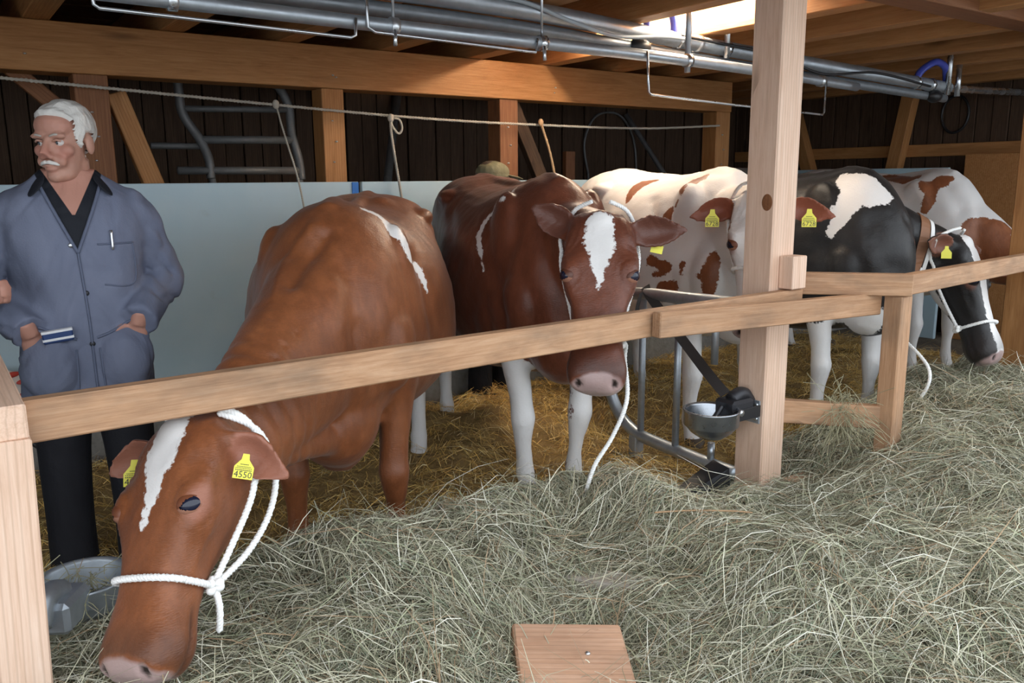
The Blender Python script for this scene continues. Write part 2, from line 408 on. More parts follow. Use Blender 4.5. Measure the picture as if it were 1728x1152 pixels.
# near-left corner post with a rail resting on it
lp = beam('fence_post', (.058, 1.99, 0), (.085, 1.99, .91), .1, .11, M['post'], up=(0, 1, 0)); tag(lp, 'pale corner fence post beside the head of the eating cow', 'post')
tag(beam('fence_rail', (.082, 1.945, .945), (.082, 3.0, .945), .10, .075, M['post']), 'thick rail with pale end grain resting on the corner post, running back', 'rail')
tag(beam('kerb_board', (-1.0, 2.104, .07), (4.905, 2.104, .07), .06, .14, M['block']), 'reddish plank on edge along the foot of the feeding fence', 'board')

# ================================================================== pipes under the ceiling
def clamp(p, parent, r=.035, L=.03):
    V, F = tube_vf(np.array([[p[0] - L / 2, p[1], p[2]], [p[0] + L / 2, p[1], p[2]]]), r, 12)
    return mobj('clamp', V, F, M['chrome'], parent, True)
SP = [(-4.0, 2.95, 2.015), (-1.5, 2.95, 2.015), (.2, 2.95, 2.015), (1.28, 2.948, 2.008), (3.22, 2.976, 2.002), (4.93, 3.18, 1.993)]
pl = tube('pipe', SP, .026, M['galv'], seg=14, n=40)
pr = empty('stanchion_pipe', (1.3, 2.95, 1.98)); attach(pl, pr); tag(pr, 'long galvanised pipe with clamps hanging below the joists', 'pipe')
SPc = catmull(SP, 200)
def on(C, X): return np.array([X, np.interp(X, C[:, 0], C[:, 1]), np.interp(X, C[:, 0], C[:, 2])])
for X in (.744, 1.544, 2.25, 3.17, 4.46): clamp(tuple(on(SPc, X)), pr, .034)
for X in (1.544, 2.25):
    p = on(SPc, X); tube('hanger_rod', [p + (0, 0, .02), (X, p[1], 2.445)], .006, M['chrome'], pr, 6)
    tube('clamp_bolt', [p + (-.01, -.03, -.02), p + (-.015, -.04, -.075)], .008, M['chrome'], pr, 6)
p = on(SPc, 3.17); tube('hanger_tube', [p + (0, .0, -.055), (3.17, p[1], 2.445)], .015, M['galv'], pr, 8)
mp = empty('milking_pipe', (2.0, 3.1, 2.15)); tag(mp, 'thick grey double milking pipeline with taps and hoses', 'pipe')
path = [(-4.0, 3.06, 2.168), (-1.0, 3.07, 2.168), (.81, 3.08, 2.168), (2.196, 3.105, 2.168), (3.519, 3.306, 2.164), (4.75, 3.278, 2.114), (6.157, 3.243, 2.06)]
UPc = catmull(path, 300)
tube('upper_pipe', path, .041, M['galv'], mp, 16, 60)
tube('lower_pipe', [(a, b + .02, c - .072) for a, b, c in path], .029, M['galvdark'], mp, 14, 60)
tube('end_pipe', [(6.11, 3.245, 2.058), (6.8, 3.3, 2.08), (7.68, 3.40, 2.12)], .026, M['chrome'], mp, 12)
tube('cable', [(-3.5, 3.01, 2.185), (1.08, 3.03, 2.19), (1.98, 3.05, 2.192), (2.25, 3.06, 2.186), (2.53, 3.085, 2.138), (2.867, 3.15, 2.115), (3.23, 3.203, 2.152), (3.44, 3.245, 2.165)], .010, M['greycable'], mp, 8, 80)
tube('cable', [(3.42, 3.25, 2.178), (3.75, 3.253, 2.165), (4.2, 3.245, 2.14), (4.65, 3.235, 2.06), (5.2, 3.22, 2.10), (5.85, 3.205, 2.05)], .008, M['blackplastic'], mp, 6, 60)
for X in (3.44, 3.60, 3.84, 5.74, 5.92): clamp(tuple(on(UPc, X)), mp, .046, .035)
p = on(UPc, 3.10); V, F = ell_vf(p + (0, -.01, -.075), (.07, .05, .045)); mobj('tap_body', V, F, M['blackplastic'], mp, True)
p = on(UPc, 5.97); V, F = ell_vf(p + (0, -.01, -.075), (.07, .05, .045)); mobj('tap_body', V, F, M['blackplastic'], mp, True)
tube('hose', [(3.172, 3.26, 2.18), (3.178, 3.27, 2.25), (3.225, 3.285, 2.325), (3.288, 3.288, 2.352), (3.35, 3.288, 2.33), (3.385, 3.285, 2.26), (3.39, 3.285, 2.18)], .020, M['bluehose'], mp, 10)
tube('hose', [(5.735, 3.25, 2.07), (5.76, 3.24, 2.14), (5.85, 3.22, 2.20), (5.95, 3.22, 2.22), (6.05, 3.22, 2.19), (6.105, 3.235, 2.12), (6.115, 3.24, 2.06)], .024, M['bluehose'], mp, 10)
for X, z1 in ((3.80, 2.445), (6.075, 2.445), (6.205, 2.222)):
    p = on(UPc, min(X, 6.15)); tube('hanger_tube', [(X, p[1] - .045, p[2] - .06), (X, p[1] - .045, z1)], .016 if X < 5 else .02, M['chrome'], mp, 8)
# cow-trainer rods hooked on the front of the pipe
def trainer(pts, lab):
    q = []
    for x_, y_, z_ in pts:
        x_ *= .93; z_ = 1.43 + .93 * (z_ - 1.43); q.append((x_, on(SPc, x_)[1] - .031, z_))
    return tag(tube('trainer_rod', q, .006, M['chrome'], seg=7, straight=True), lab, 'rod', 'bent trainer rods')
trainer([(.54, 3.17, 2.06), (.545, 3.17, 2.01), (.56, 3.17, 2.0), (1.455, 3.17, 1.985), (1.475, 3.17, 1.995), (1.479, 3.17, 2.06)], 'thin bent steel rod hanging under the pipe above the man')
trainer([(1.527, 3.17, 2.2), (1.53, 3.17, 2.03), (1.56, 3.17, 2.015), (2.36, 3.17, 2.0), (2.369, 3.17, 2.06)], 'thin bent steel rod hanging under the pipe above the first red cow')
trainer([(3.066, 3.17, 2.06), (3.082, 3.17, 1.865), (3.10, 3.17, 1.853), (3.817, 3.17, 1.835), (4.79, 3.17, 1.828), (4.805, 3.17, 1.84), (4.812, 3.17, 2.04)], 'thin bent steel rod dropping low under the pipe above the white and red cow')
# fluorescent strip between two joists
lt = empty('strip_light', (3.5, 3.5, 2.46)); tag(lt, 'glowing fluorescent strip light running between two joists', 'light')
box('housing', (3.41, 2.75, 2.405), (3.63, 4.28, 2.445), M['lampbody'], lt)
tube('lamp_tube', [(3.52, 2.78, 2.365), (3.52, 4.25, 2.365)], .026, M['lamp'], lt, 12)
for Y in (2.78, 4.25): box('end_cap', (3.49, Y - .02, 2.33), (3.55, Y + .02, 2.41), M['lampbody'], lt)

# ================================================================== cord with dangling ropes, steel rack
tag(rope('stretched_cord', [(-1.2, 4.70, 1.99), (.38, 4.70, 1.926), (2.444, 4.70, 1.826), (3.64, 4.70, 1.806), (4.58, 4.70, 1.812), (5.45, 4.74, 1.86)], .010, M['cordrope'], pitch=.05, step=.02),
    'pale cord stretched along the back below the timber beam', 'cord')
def dangle(pts, r, mt, lab):
    root = empty('hanging_rope', pts[0]); tag(root, lab, 'rope')
    rope('rope', pts, r, M[mt], root, .04, .012)
    V, F = ell_vf(pts[0], (.02, .016, .026)); mobj('knot', V, F, M[mt], root, True)
    return root
d_ = dangle([(2.40, 4.66, 1.81), (2.395, 4.65, 1.72), (2.41, 4.62, 1.5), (2.43, 4.6, 1.30)], .009, 'cordrope', 'pale rope with a loop hanging from the cord beside the honey-coloured post')
tube('loop', [(2.42, 4.66, 1.81), (2.46, 4.66, 1.80), (2.475, 4.66, 1.75), (2.45, 4.66, 1.72), (2.41, 4.66, 1.76), (2.40, 4.66, 1.81)], .007, M['cordrope'], d_, 6)
dangle([(3.545, 4.66, 1.82), (3.57, 4.65, 1.74), (3.60, 4.62, 1.6), (3.63, 4.60, 1.42)], .010, 'twine', 'tan rope hanging from the cord behind the second red cow')
dangle([(1.70, 4.69, 1.862), (1.72, 4.64, 1.70), (1.77, 4.6, 1.45), (1.805, 4.6, 1.22)], .006, 'cordrope', 'thin string hanging in front of the steel rack')
rk = empty('steel_rack', (1.7, 5.5, 1.2)); tag(rk, 'dusty bent steel tube rack leaning by the plank wall', 'rack')
for o_ in (0,):
    tube('side_tube', [(1.375, 5.5, 2.35), (1.385, 5.5, 2.0), (1.40, 5.5, 1.85), (1.49, 5.5, 1.70), (1.535, 5.5, 1.58), (1.54, 5.5, 1.46)], .028, M['rack'], rk, 10)
    tube('side_tube', [(1.93, 5.5, 2.08), (2.02, 5.5, 2.04), (2.08, 5.5, 1.92), (2.09, 5.5, 1.75), (2.13, 5.5, 1.58), (2.14, 5.5, 1.45)], .028, M['rack'], rk, 10)
    tube('cross_tube', [(1.40, 5.5, 1.885), (2.09, 5.5, 1.905)], .02, M['rack'], rk, 10)
    tube('cross_tube', [(1.49, 5.5, 1.70), (2.11, 5.5, 1.71)], .026, M['rack'], rk, 10)
    tube('cross_tube', [(1.34, 5.5, 1.51), (2.12, 5.5, 1.51)], .026, M['rack'], rk, 10)
    tube('stay', [(1.2, 5.52, 1.66), (1.49, 5.52, 1.66)], .02, M['rack'], rk, 8)
    tube('leg', [(1.545, 5.5, 1.46), (1.56, 5.5, 1.2), (1.56, 5.5, .0)], .024, M['rack'], rk, 8); tube('leg', [(2.13, 5.5, 1.46), (2.12, 5.5, 1.2), (2.12, 5.5, .0)], .024, M['rack'], rk, 8)
tag(tube('leaning_bar', [(3.35, 6.37, 2.14), (2.60, 5.6, .03)], .035, M['rack'], seg=10), 'dark steel bar leaning on the plank wall between two posts', 'bar')
tag(tube('leaning_bar', [(5.93, 6.38, 2.08), (7.1, 5.6, .02)], .025, M['rack'], seg=8), 'thin dark bar leaning on the wall behind the white and red cow', 'bar')
tag(tube('wire_loop', [(5.45, 6.393, 1.5), (5.4, 6.393, 1.8), (5.55, 6.393, 2.05), (5.85, 6.393, 2.07), (6.05, 6.393, 1.85), (6.1, 6.393, 1.5), (6.05, 6.393, 1.3), (5.8, 6.393, 1.25), (5.5, 6.393, 1.32), (5.45, 6.393, 1.5)], .012, M['rack'], seg=6), 'dark coiled hose hung on the rear plank wall', 'hose')
tag(tube('wire_coil', [(7.66, 3.95 + .12 * math.cos(t), 1.98 + .16 * math.sin(t)) for t in np.linspace(0, 12.2, 40)], .012, M['blackplastic'], seg=6, n=120), 'dark coil of wire hanging on the end wall', 'wire')
# ================================================================== stall divider and water bowls
GX = 2.81
gt = empty('stall_divider', (GX, 2.6, 0)); tag(gt, 'galvanised tubular stall divider standing behind the water bowl', 'divider')
tube('frame_tube', [(GX, 2.28, .905), (GX, 2.60, .895), (GX, 2.92, .885), (GX, 3.06, .84), (GX, 3.13, .72), (GX, 3.14, .55), (GX, 3.12, .40), (GX, 3.04, .26), (GX, 2.92, .185), (GX, 2.75, .165), (GX, 2.5, .155), (GX, 2.27, .15)], .030, M['galv'], gt, 12, 90)
for Y, a_, b_ in ((2.875, .19, .885), (2.64, .17, .89), (2.42, .155, .255), (2.42, .62, .90)):
    tube('upright', [(GX, Y, a_), (GX, Y, b_)], .017, M['galv'], gt, 10)
for Y in (2.32,):
    box('foot', (GX - .03, Y - .02, 0), (GX + .03, Y + .02, .14), M['galv'], gt)
box('foot', (GX - .03, 2.88, 0), (GX + .03, 2.93, .17), M['galv'], gt)
def water_bowl(c, yaw, lab, mount, mt='bowl', vm='castiron'):
    r = empty('water_bowl', c, yaw); tag(r, lab, 'water bowl')
    W = Matrix.Translation(c) @ Matrix.Rotation(yaw, 4, 'Z')
    def put(o): o.matrix_basis = W @ o.matrix_basis; attach(o, r); return o
    put(lathe('bowl', [(.002, -.115), (.05, -.11), (.085, -.085), (.106, -.06), (.112, -.055), (.113, 0), (.116, .004), (.116, .010), (.108, .010), (.104, 0), (.098, -.05), (.07, -.09), (.002, -.10)], M[mt], seg=36))
    put(box('valve_housing', (.075, -.055, -.045), (.205, .055, .035), M[vm], bev=.012))
    put(tube('valve_pipe', [(.12, 0, .03), (.16, 0, .045), (.20, 0, .04), (.235, .0, .0)], .030, M[vm], seg=10))
    put(tube('bolt', [(.10, -.06, -.01), (.10, -.075, -.01)], .014, M['chrome'], seg=8)); put(box('bracket', (.06, -.062, -.05), (.235, -.054, .0), M['blackplastic' if vm == 'castiron' else vm], bev=.002))
    put(tube('paddle', [(.06, 0, .01), (.02, 0, -.03), (-.04, 0, -.06)], .012, M['castiron'], seg=8))
    if mount:
        pm = put(box('mount_plate', (.236, -.055, -.085), (.243, .065, .015), M['galv'], bev=.002))
        for y_, z_ in ((-.038, -.005), (-.038, -.065), (.045, -.005)):
            V, F = ell_vf((.235, y_, z_), (.006, .010, .010)); attach(put(mobj('bolt', V, F, M['chrome'], None, True)), pm)
    return r
water_bowl((2.555, 2.205, .495), 0.0, 'grey steel water bowl with a black valve bolted to the central post', True)
wb2 = water_bowl((.235, 2.28, .42), R(-122), 'hay-strewn steel water bowl beside the corner post and cow head', False, 'galv', 'galv')
tube('post_bracket', [(.135, 2.115, .415), (.11, 2.075, .415), (.09, 2.04, .415)], .018, M['galv'], wb2, 8)
st = empty('neck_strap', (2.6, 2.2, .5)); tag(st, 'black strap hanging from the divider down to the water bowl valve', 'strap')
def ribbon(name, pts, wdt, side, mat, parent=None, thick=.004):
    P = catmull(pts, 8 * len(pts)); sd = np.array(side, float) / np.linalg.norm(side); T, A, B = frames(P); V = []; F = []
    for p, t in zip(P, T):
        nrm = np.cross(t, sd); nrm /= np.linalg.norm(nrm)
        for a_, b_ in ((-1, -1), (1, -1), (1, 1), (-1, 1)): V.append(p + sd * wdt / 2 * a_ + nrm * thick / 2 * b_)
    for i in range(len(P) - 1):
        for j in range(4): F.append((4 * i + j, 4 * i + (j + 1) % 4, 4 * i + 4 + (j + 1) % 4, 4 * i + 4 + j))
    F.append((0, 1, 2, 3)); F.append(tuple(4 * (len(P) - 1) + j for j in (3, 2, 1, 0)))
    return mobj(name, V, F, mat, parent)
ribbon('strap_band', [(2.805, 2.86, .925), (2.785, 2.80, .88), (2.735, 2.52, .70), (2.69, 2.34, .60), (2.665, 2.23, .545)], .045, (.6, -.5, .5), M['strap'], st)
ribbon('strap_end', [(2.77, 2.85, .90), (2.755, 2.86, .82), (2.765, 2.86, .75), (2.78, 2.85, .69)], .02, (.7, -.5, .3), M['strap'], st)
wd_ = mobj('rubber_wedge', [(2.30, 2.12, .138), (2.56, 2.09, .138), (2.58, 2.20, .138), (2.32, 2.20, .138), (2.31, 2.13, .20), (2.54, 2.09, .285), (2.57, 2.20, .285), (2.33, 2.20, .20)],
           [(0, 3, 2, 1), (4, 5, 6, 7), (0, 1, 5, 4), (1, 2, 6, 5), (2, 3, 7, 6), (3, 0, 4, 7)], M['blackplastic']); tag(wd_, 'black rubber wedge lying in the hay under the water bowl', 'wedge')
# ================================================================== cows
def coatmat(name, hair, hair2, white=(.80, .78, .76), inner=(.50, .24, .17), rough=.42, edge=.012):
    m = newmat(name, hair, rough, spec=.4); k = N(m); v = k.coord(rnd=False)
    w1, _ = k.attr('white'); pk, _ = k.attr('pink'); dk, _ = k.attr('dark'); ei, _ = k.attr('inner')
    n1 = k.noise(v, 70, 3, .6); n2 = k.noise(v, 16, 2, .5); n3 = k.noise(v, 3.5, 3, .5); fine = k.noise(k.coord(scale=(60, 60, 260), rnd=False), 1.5, 2, .5)
    f = k.math('ADD', w1, k.math('ADD', k.math('MULTIPLY', k.math('SUBTRACT', n1, .5), edge * 3), k.math('MULTIPLY', k.math('SUBTRACT', n2, .5), edge * 3)))
    f = k.mapr(f, -.003, .003)
    hc = k.mix(k.mapr(n3, .3, .7), hair, hair2)
    hc = k.mix(k.math('MULTIPLY', k.mapr(fine, .35, .7), .18), hc, tuple(x * .6 for x in hair))
    n4 = k.noise(k.coord(scale=(26, 26, 9), rnd=False), 1.0, 6, .7)
    hc = k.mix(k.math('MULTIPLY', k.mapr(n4, .45, .75), .45), hc, tuple(x * .55 for x in hair)); hc = k.mix(k.math('MULTIPLY', k.mapr(n4, .5, .25), .35), hc, tuple(min(1, x * 1.35) for x in hair2))
    wc = k.mix(k.mapr(n3, .35, .75), white, tuple(x * .9 for x in white))
    c = k.mix(f, hc, wc); c = k.mix(ei, c, inner)
    c = k.mix(k.mapr(k.math('ADD', pk, k.math('MULTIPLY', k.math('SUBTRACT', n2, .5), .03)), -.006, .006), c, k.mix(n2, (.44, .31, .285), (.31, .215, .205)))
    c = k.mix(dk, c, (.02, .012, .01)); k.l(c, k.b.inputs['Base Color'])
    k.l(k.mapr(pk, -.01, .01, rough, .32), k.b.inputs['Roughness'])
    k.b.inputs['Sheen Weight'].default_value = .08; k.b.inputs['Sheen Roughness'].default_value = .4
    k.bump(k.math('ADD', k.math('MULTIPLY', fine, .6), k.math('MULTIPLY', k.noise(v, 22, 4, .65), 1.2)), .22, .010)
    return m
M['coat1'] = coatmat('red_coat_bright', (.185, .056, .019), (.255, .086, .031), inner=(.31, .125, .08), rough=.44)
M['coat2'] = coatmat('red_coat_dark', (.12, .035, .018), (.17, .052, .026), inner=(.12, .045, .03), rough=.38)
M['coat3'] = coatmat('red_white_coat', (.23, .075, .03), (.28, .10, .04), inner=(.26, .08, .045))
M['coat4'] = coatmat('black_white_coat', (.012, .011, .011), (.018, .016, .016), inner=(.2, .08, .05))
M['hair1'] = newmat('red_lid', (.15, .045, .018), .5); M['hair2'] = newmat('dark_red_lid', (.09, .028, .014), .5); M['hair4'] = newmat('black_lid', (.012, .011, .011), .5)
M['eye'] = newmat('cow_eye', (.012, .014, .03), .08); M['lid'] = newmat('cow_eyelid', (.30, .14, .09), .5); M['lidb'] = newmat('dark_eyelid', (.02, .016, .015), .5)
M['hoof'] = newmat('hoof_horn', (.10, .075, .055), .55)

HEAD = np.array([  # u, top, bottom, half width, exponent, taper
    (-.06, .020, .100, .070, 2.2, .0), (-.02, .050, .140, .098, 2.3, .05), (.03, .062, .168, .112, 2.5, .10), (.09, .066, .186, .119, 2.7, .20),
    (.15, .066, .192, .122, 2.8, .28), (.21, .060, .182, .118, 2.7, .28), (.27, .053, .158, .098, 2.6, .20), (.34, .048, .130, .084, 2.5, .12),
    (.41, .046, .112, .080, 2.5, .02), (.47, .050, .106, .089, 2.6, -.04), (.52, .050, .104, .096, 2.8, -.04), (.56, .040, .098, .091, 2.7, .0), (.585, .022, .080, .074, 2.4, .0), (.598, -.005, .050, .050, 2.0, .0)])
TORSO = [  # x, zmid, top, bottom, half width, e, k
    (-.99, 1.20, .10, .10, .07, 2.2, 0), (-.95, 1.18, .20, .22, .15, 2.3, .05), (-.86, 1.16, .265, .36, .215, 2.4, .05), (-.72, 1.16, .29, .45, .265, 2.5, .06), (-.56, 1.14, .32, .50, .29, 2.6, .06),
    (-.42, 1.10, .35, .50, .305, 2.6, .0), (-.25, 1.02, .40, .46, .345, 2.4, -.05), (-.05, .99, .415, .46, .375, 2.25, -.08), (.15, .99, .42, .455, .37, 2.2, -.10),
    (.32, 1.02, .41, .46, .325, 2.2, -.12), (.46, 1.04, .41, .45, .275, 2.1, -.14), (.58, 1.04, .375, .42, .235, 2.1, -.08), (.69, 1.01, .29, .36, .19, 2.1, 0), (.77, .96, .20, .25, .135, 2, 0), (.81, .92, .10, .12, .06, 2, 0)]

def cow(label, fore, heading, s, poll, muz, nrm, mat, white, parts_white=None, ears=((1, (0, 1, -.1)), (-1, (0, -1, -.1))), legs=None, neck=(.62, .5), voxel=.011, tags=(), collar=None, shoulder_z=0.0, brisket=(.74, .17), invert=False, sz=1.0, wide=1.0, hwid=1.0, lids=('hair1', 'lid'), earlen=.215, fold=.7, dents=(), wrinkle=.0, dewlap=False, tail=True, group='cattle tied along the feeding fence'):
    """fore = ground point between the fore feet, heading = world angle the body faces; poll, muz, nrm in world space"""
    ca, sa = math.cos(heading), math.sin(heading)
    ox, oy = fore[0] - .47 * s * ca, fore[1] - .47 * s * sa
    def w2l(p): dx, dy = p[0] - ox, p[1] - oy; return np.array([(dx * ca + dy * sa) / s, (-dx * sa + dy * ca) / s, p[2] / (s * sz)])
    def v2l(v): return np.array([v[0] * ca + v[1] * sa, -v[0] * sa + v[1] * ca, v[2]])
    def l2w(p): p = np.array(p) * np.array([s, s, s * sz]); return np.array([ox + p[0] * ca - p[1] * sa, oy + p[0] * sa + p[1] * ca, p[2]])
    P = w2l(poll); Mz = w2l(muz); D = (Mz - P); hs = np.linalg.norm(D) / .598; D /= np.linalg.norm(D); Nn = v2l(np.array(nrm, float)); Nn -= D * (Nn @ D); Nn /= np.linalg.norm(Nn)
    Sd = np.cross(Nn, D)          # cow's left when looking along D
    h = lambda u, n_, sd: P + hs * (D * u + Nn * n_ + Sd * sd * hwid)
    sol = Solid()
    # torso
    sol.loft([(x_, 0, zm, 0, 1, 0, 0, 0, 1, hw * wide, tp, bt, e, k) for x_, zm, tp, bt, hw, e, k in TORSO], n=70, seg=36)
    sol.tube([(-.90, 0, 1.405), (-.6, 0, 1.435), (-.3, 0, 1.415), (.1, 0, 1.40), (.40, 0, 1.43), (.55, 0, 1.40)], [.035, .04, .035, .03, .035, .05])
    for sg in (1, -1):
        sol.ell((-.43, sg * .235 * wide, 1.345), (.095, .06, .045)); sol.ell((-.90, sg * .125, 1.285), (.06, .05, .05))      # hooks, pins
        sol.ell((.42, sg * .19 * wide, 1.10 + shoulder_z), (.15, .08, .29)); sol.ell((.58, sg * .17 * wide, .92), (.13, .10, .17))  # shoulder blade, point of shoulder
        sol.ell((-.62, sg * .2, 1.0), (.22, .11, .28)); sol.ell((-.36, sg * .2, .76), (.14, .09, .16))
        sol.ell((.33, sg * .24, .86), (.13, .08, .16))
    sol.ell((.60, 0, brisket[0]), (.20, .16, brisket[1])); sol.ell((-.36, 0, .58), (.2, .16, .13)); sol.ell((-.5, 0, .56), (.13, .15, .12))
    # legs
    lg = dict(fl=(0, 0), fr=(0, 0), hl=(0, 0), hr=(0, 0)); lg.update(legs or {})
    feet = []
    for key, sg in (('fl', 1), ('fr', -1)):
        dx, dy = lg[key]; q = lambda f: (dx * f, dy * f)
        rows = [(.42, .19, 1.08, .13, .07), (.45, .205, .92, .135, .085), (.44, .20, .78, .115, .078), (.45, .19, .66, .082, .066), (.462, .183, .54, .060, .055), (.47, .18, .455, .052, .050),
                (.478, .18, .40, .056, .056), (.472, .18, .345, .048, .049), (.462, .18, .27, .036, .037), (.462, .18, .20, .036, .036), (.466, .18, .145, .043, .044), (.482, .18, .10, .038, .042), (.50, .18, .055, .046, .05), (.505, .18, .03, .046, .05)]
        rows = [(a + dx * (1.0 - min(1, c / .95)), sg * b + dy * (1.0 - min(1, c / .95)), c, rf, rs) for a, b, c, rf, rs in rows]
        sol.limb(rows); feet.append((rows[-1][0], rows[-1][1]))
    for key, sg in (('hl', 1), ('hr', -1)):
        dx, dy = lg[key]
        rows = [(-.60, .17, 1.15, .19, .10), (-.62, .20, .98, .185, .11), (-.58, .215, .82, .15, .095), (-.60, .21, .70, .115, .078), (-.67, .205, .60, .080, .058), (-.735, .20, .52, .062, .046), (-.755, .20, .47, .058, .046),
                (-.745, .20, .40, .046, .042), (-.725, .20, .30, .038, .038), (-.71, .20, .20, .038, .038), (-.70, .20, .145, .045, .045), (-.68, .20, .10, .040, .043), (-.66, .20, .055, .047, .05), (-.655, .20, .03, .047, .05)]
        rows = [(a + dx * (1.0 - min(1, c / .95)), sg * b + dy * (1.0 - min(1, c / .95)), c, rf, rs) for a, b, c, rf, rs in rows]
        sol.limb(rows); feet.append((rows[-1][0], rows[-1][1]))
    if tail: sol.tube([(-.93, 0, 1.39), (-1.0, 0, 1.33), (-1.03, 0, 1.1), (-1.02, 0, .8), (-1.02, 0, .55), (-1.01, 0, .35)], [.04, .032, .022, .02, .035, .02], 10)
    # neck
    b0 = np.array([.30, 0, 1.06]); b3 = h(.03, -.055, 0); L = np.linalg.norm(b3 - b0)
    nin = -D * .35 - Nn * .75; nin /= np.linalg.norm(nin)
    b1 = b0 + np.array([1, 0, .05]) * L * neck[0] * .6; dirb = (b0 - b3) / L
    b2 = b3 + (dirb * .75 + nin * .25) * L * neck[1] * .6
    ts = np.linspace(0, 1, 9); secs = []
    HH = np.interp(ts, [0, .25, .5, .75, 1], [.36, .315, .245, .18, .125]); HW = np.interp(ts, [0, .25, .5, .75, 1], [.25, .205, .155, .12, .098])
    for i_, t in enumerate(ts):
        c = (1 - t) ** 3 * b0 + 3 * t * (1 - t) ** 2 * b1 + 3 * t * t * (1 - t) * b2 + t ** 3 * b3
        tg = 3 * (1 - t) ** 2 * (b1 - b0) + 6 * t * (1 - t) * (b2 - b1) + 3 * t * t * (b3 - b2); tg /= np.linalg.norm(tg)
        up = np.array([0, 0, 1.0]) * (1 - t) + (Nn * .6 - D * .6) * t; up -= tg * (up @ tg); up /= np.linalg.norm(up)
        sd = np.cross(up, tg)
        hsx = 1 + (hs - 1) * t
        secs.append((*c, *sd, *up, HW[i_] * hsx, HH[i_] * hsx * .95, HH[i_] * hsx * 1.12, 2.1, .04))
    sol.loft(secs, n=40, seg=28)
    # head
    sol.loft([(*h(u, 0, 0), *Sd, *Nn, hw * hs * hwid, tp * hs, bt * hs, e, k) for u, tp, bt, hw, e, k in HEAD], n=60, seg=34)
    for sg in (1, -1):
        sol.ell(h(.180, .036, sg * .098), np.array((.050, .036, .034)) * hs, np.stack([D, Nn, Sd], 1))         # orbit
        sol.ell(h(.10, -.085, sg * .070), np.array((.085, .075, .042)) * hs, np.stack([D, Nn, Sd], 1))         # cheek
        sol.ell(h(.535, .010, sg * .052), np.array((.042, .034, .030)) * hs, np.stack([D, Nn, Sd], 1))         # nostril wing
        sol.tube([h(.19, -.015, sg * .108), h(.27, -.02, sg * .092), h(.36, -.022, sg * .074)], [.02 * hs, .018 * hs, .012 * hs])
    if dewlap: sol.tube([h(.02, -.19, 0), (h(.0, -.22, 0) * .5 + np.array([.68, 0, .66]) * .5) + np.array([.0, 0, -.02]), (.70, 0, .62), (.55, 0, .52)], [.05, .05, .07, .09])
    sol.ell(h(-.01, .035, 0), np.array((.045, .035, .06)) * hs, np.stack([D, Nn, Sd], 1))
    sol.ell(h(.50, -.085, 0), np.array((.07, .035, .05)) * hs, np.stack([D, Nn, Sd], 1))               # chin
    earinfo = []
    for sg, ed in ears:
        base = h(.02, -.015, sg * .095); d3 = Sd * ed[1] + Nn * ed[2] + D * ed[0]; d3 /= np.linalg.norm(d3)
        Ln = earlen * hs; tocam = v2l((np.array((0, 0, 1.43)) - np.array(poll)) * np.array((1, 1, .6)))
        tocam /= np.linalg.norm(tocam); opn = tocam * .8 + (D * .25 + Nn * .3) ; opn -= d3 * (opn @ d3); opn /= np.linalg.norm(opn); wid = np.cross(d3, opn)
        W_ = np.array([.034, .042, .056, .062, .058, .045, .026, .010]) * hs * .98; TT = np.linspace(-.05, 1, 8)
        Wi = catmull(np.stack([TT, W_], 1), 22); V = []; F = []; tq = np.linspace(-1, 1, 9); npt = 18
        for t, w_ in Wi:
            cc = base + d3 * Ln * t - np.array([0, 0, .03]) * max(t, 0) ** 2 * hs; cup = w_ * .65 * (1 if t > .12 else .8); th_ = .021
            V += [cc + wid * w_ * q_ - opn * cup * (1 - q_ * q_) - opn * th_ * .5 for q_ in tq] + [cc + wid * w_ * .96 * q_ - opn * cup * (1 - q_ * q_) * (.95 if t > .15 else .3) + opn * th_ * .5 for q_ in tq[::-1]]
        nr = len(Wi)
        for i_ in range(nr - 1):
            for j in range(npt): F.append((i_ * npt + j, i_ * npt + (j + 1) % npt, (i_ + 1) * npt + (j + 1) % npt, (i_ + 1) * npt + j))
        F.append(tuple(range(npt))[::-1]); F.append(tuple((nr - 1) * npt + j for j in range(npt)))
        sol.add((V, F)); earinfo.append((sg, base, d3, opn, wid, Ln))
    me = sol.skin(voxel, 11, .5)
    co = getco(me); no = getno(me)
    # folds and openings
    for sg in (1, -1):
        nc = h(.568, .012, sg * .056); dist = np.linalg.norm((co - nc) @ np.stack([D * 1.1, Nn * .9 + Sd * sg * .5, Sd * sg * 1.3 - Nn * .4], 1), axis=1)
        co -= no * (.022 * hs * np.exp(-(dist / (.017 * hs)) ** 2))[:, None]
        ec = h(.190, .045, sg * .115); de = np.linalg.norm(co - ec, axis=1); co -= no * (.007 * hs * np.exp(-(de / (.024 * hs)) ** 2))[:, None]
        tc_ = h(.10, .055, sg * .10); de = np.linalg.norm(co - tc_, axis=1); co -= no * (.012 * hs * np.exp(-(de / (.035 * hs)) ** 2))[:, None]
        tc_ = h(.29, -.015, sg * .10); de = np.linalg.norm(co - tc_, axis=1); co -= no * (.008 * hs * np.exp(-(de / (.035 * hs)) ** 2))[:, None]
        a0 = h(.17, .075, sg * .055); a1 = h(.36, .05, sg * .03)
    rel = (co - P) / hs; U = rel @ D; NN = rel @ Nn; SS = rel @ Sd / hwid
    inhead = (U > -.05) & (U < .63) & (np.abs(SS) < .2) & (np.abs(NN) < .26)
    mouth = np.exp(-((NN + .052 + .0 * U) / .007) ** 2) * smoothstep(U, .40, .46) * inhead * (np.abs(SS) > .02)
    co -= no * (.006 * mouth)[:, None]
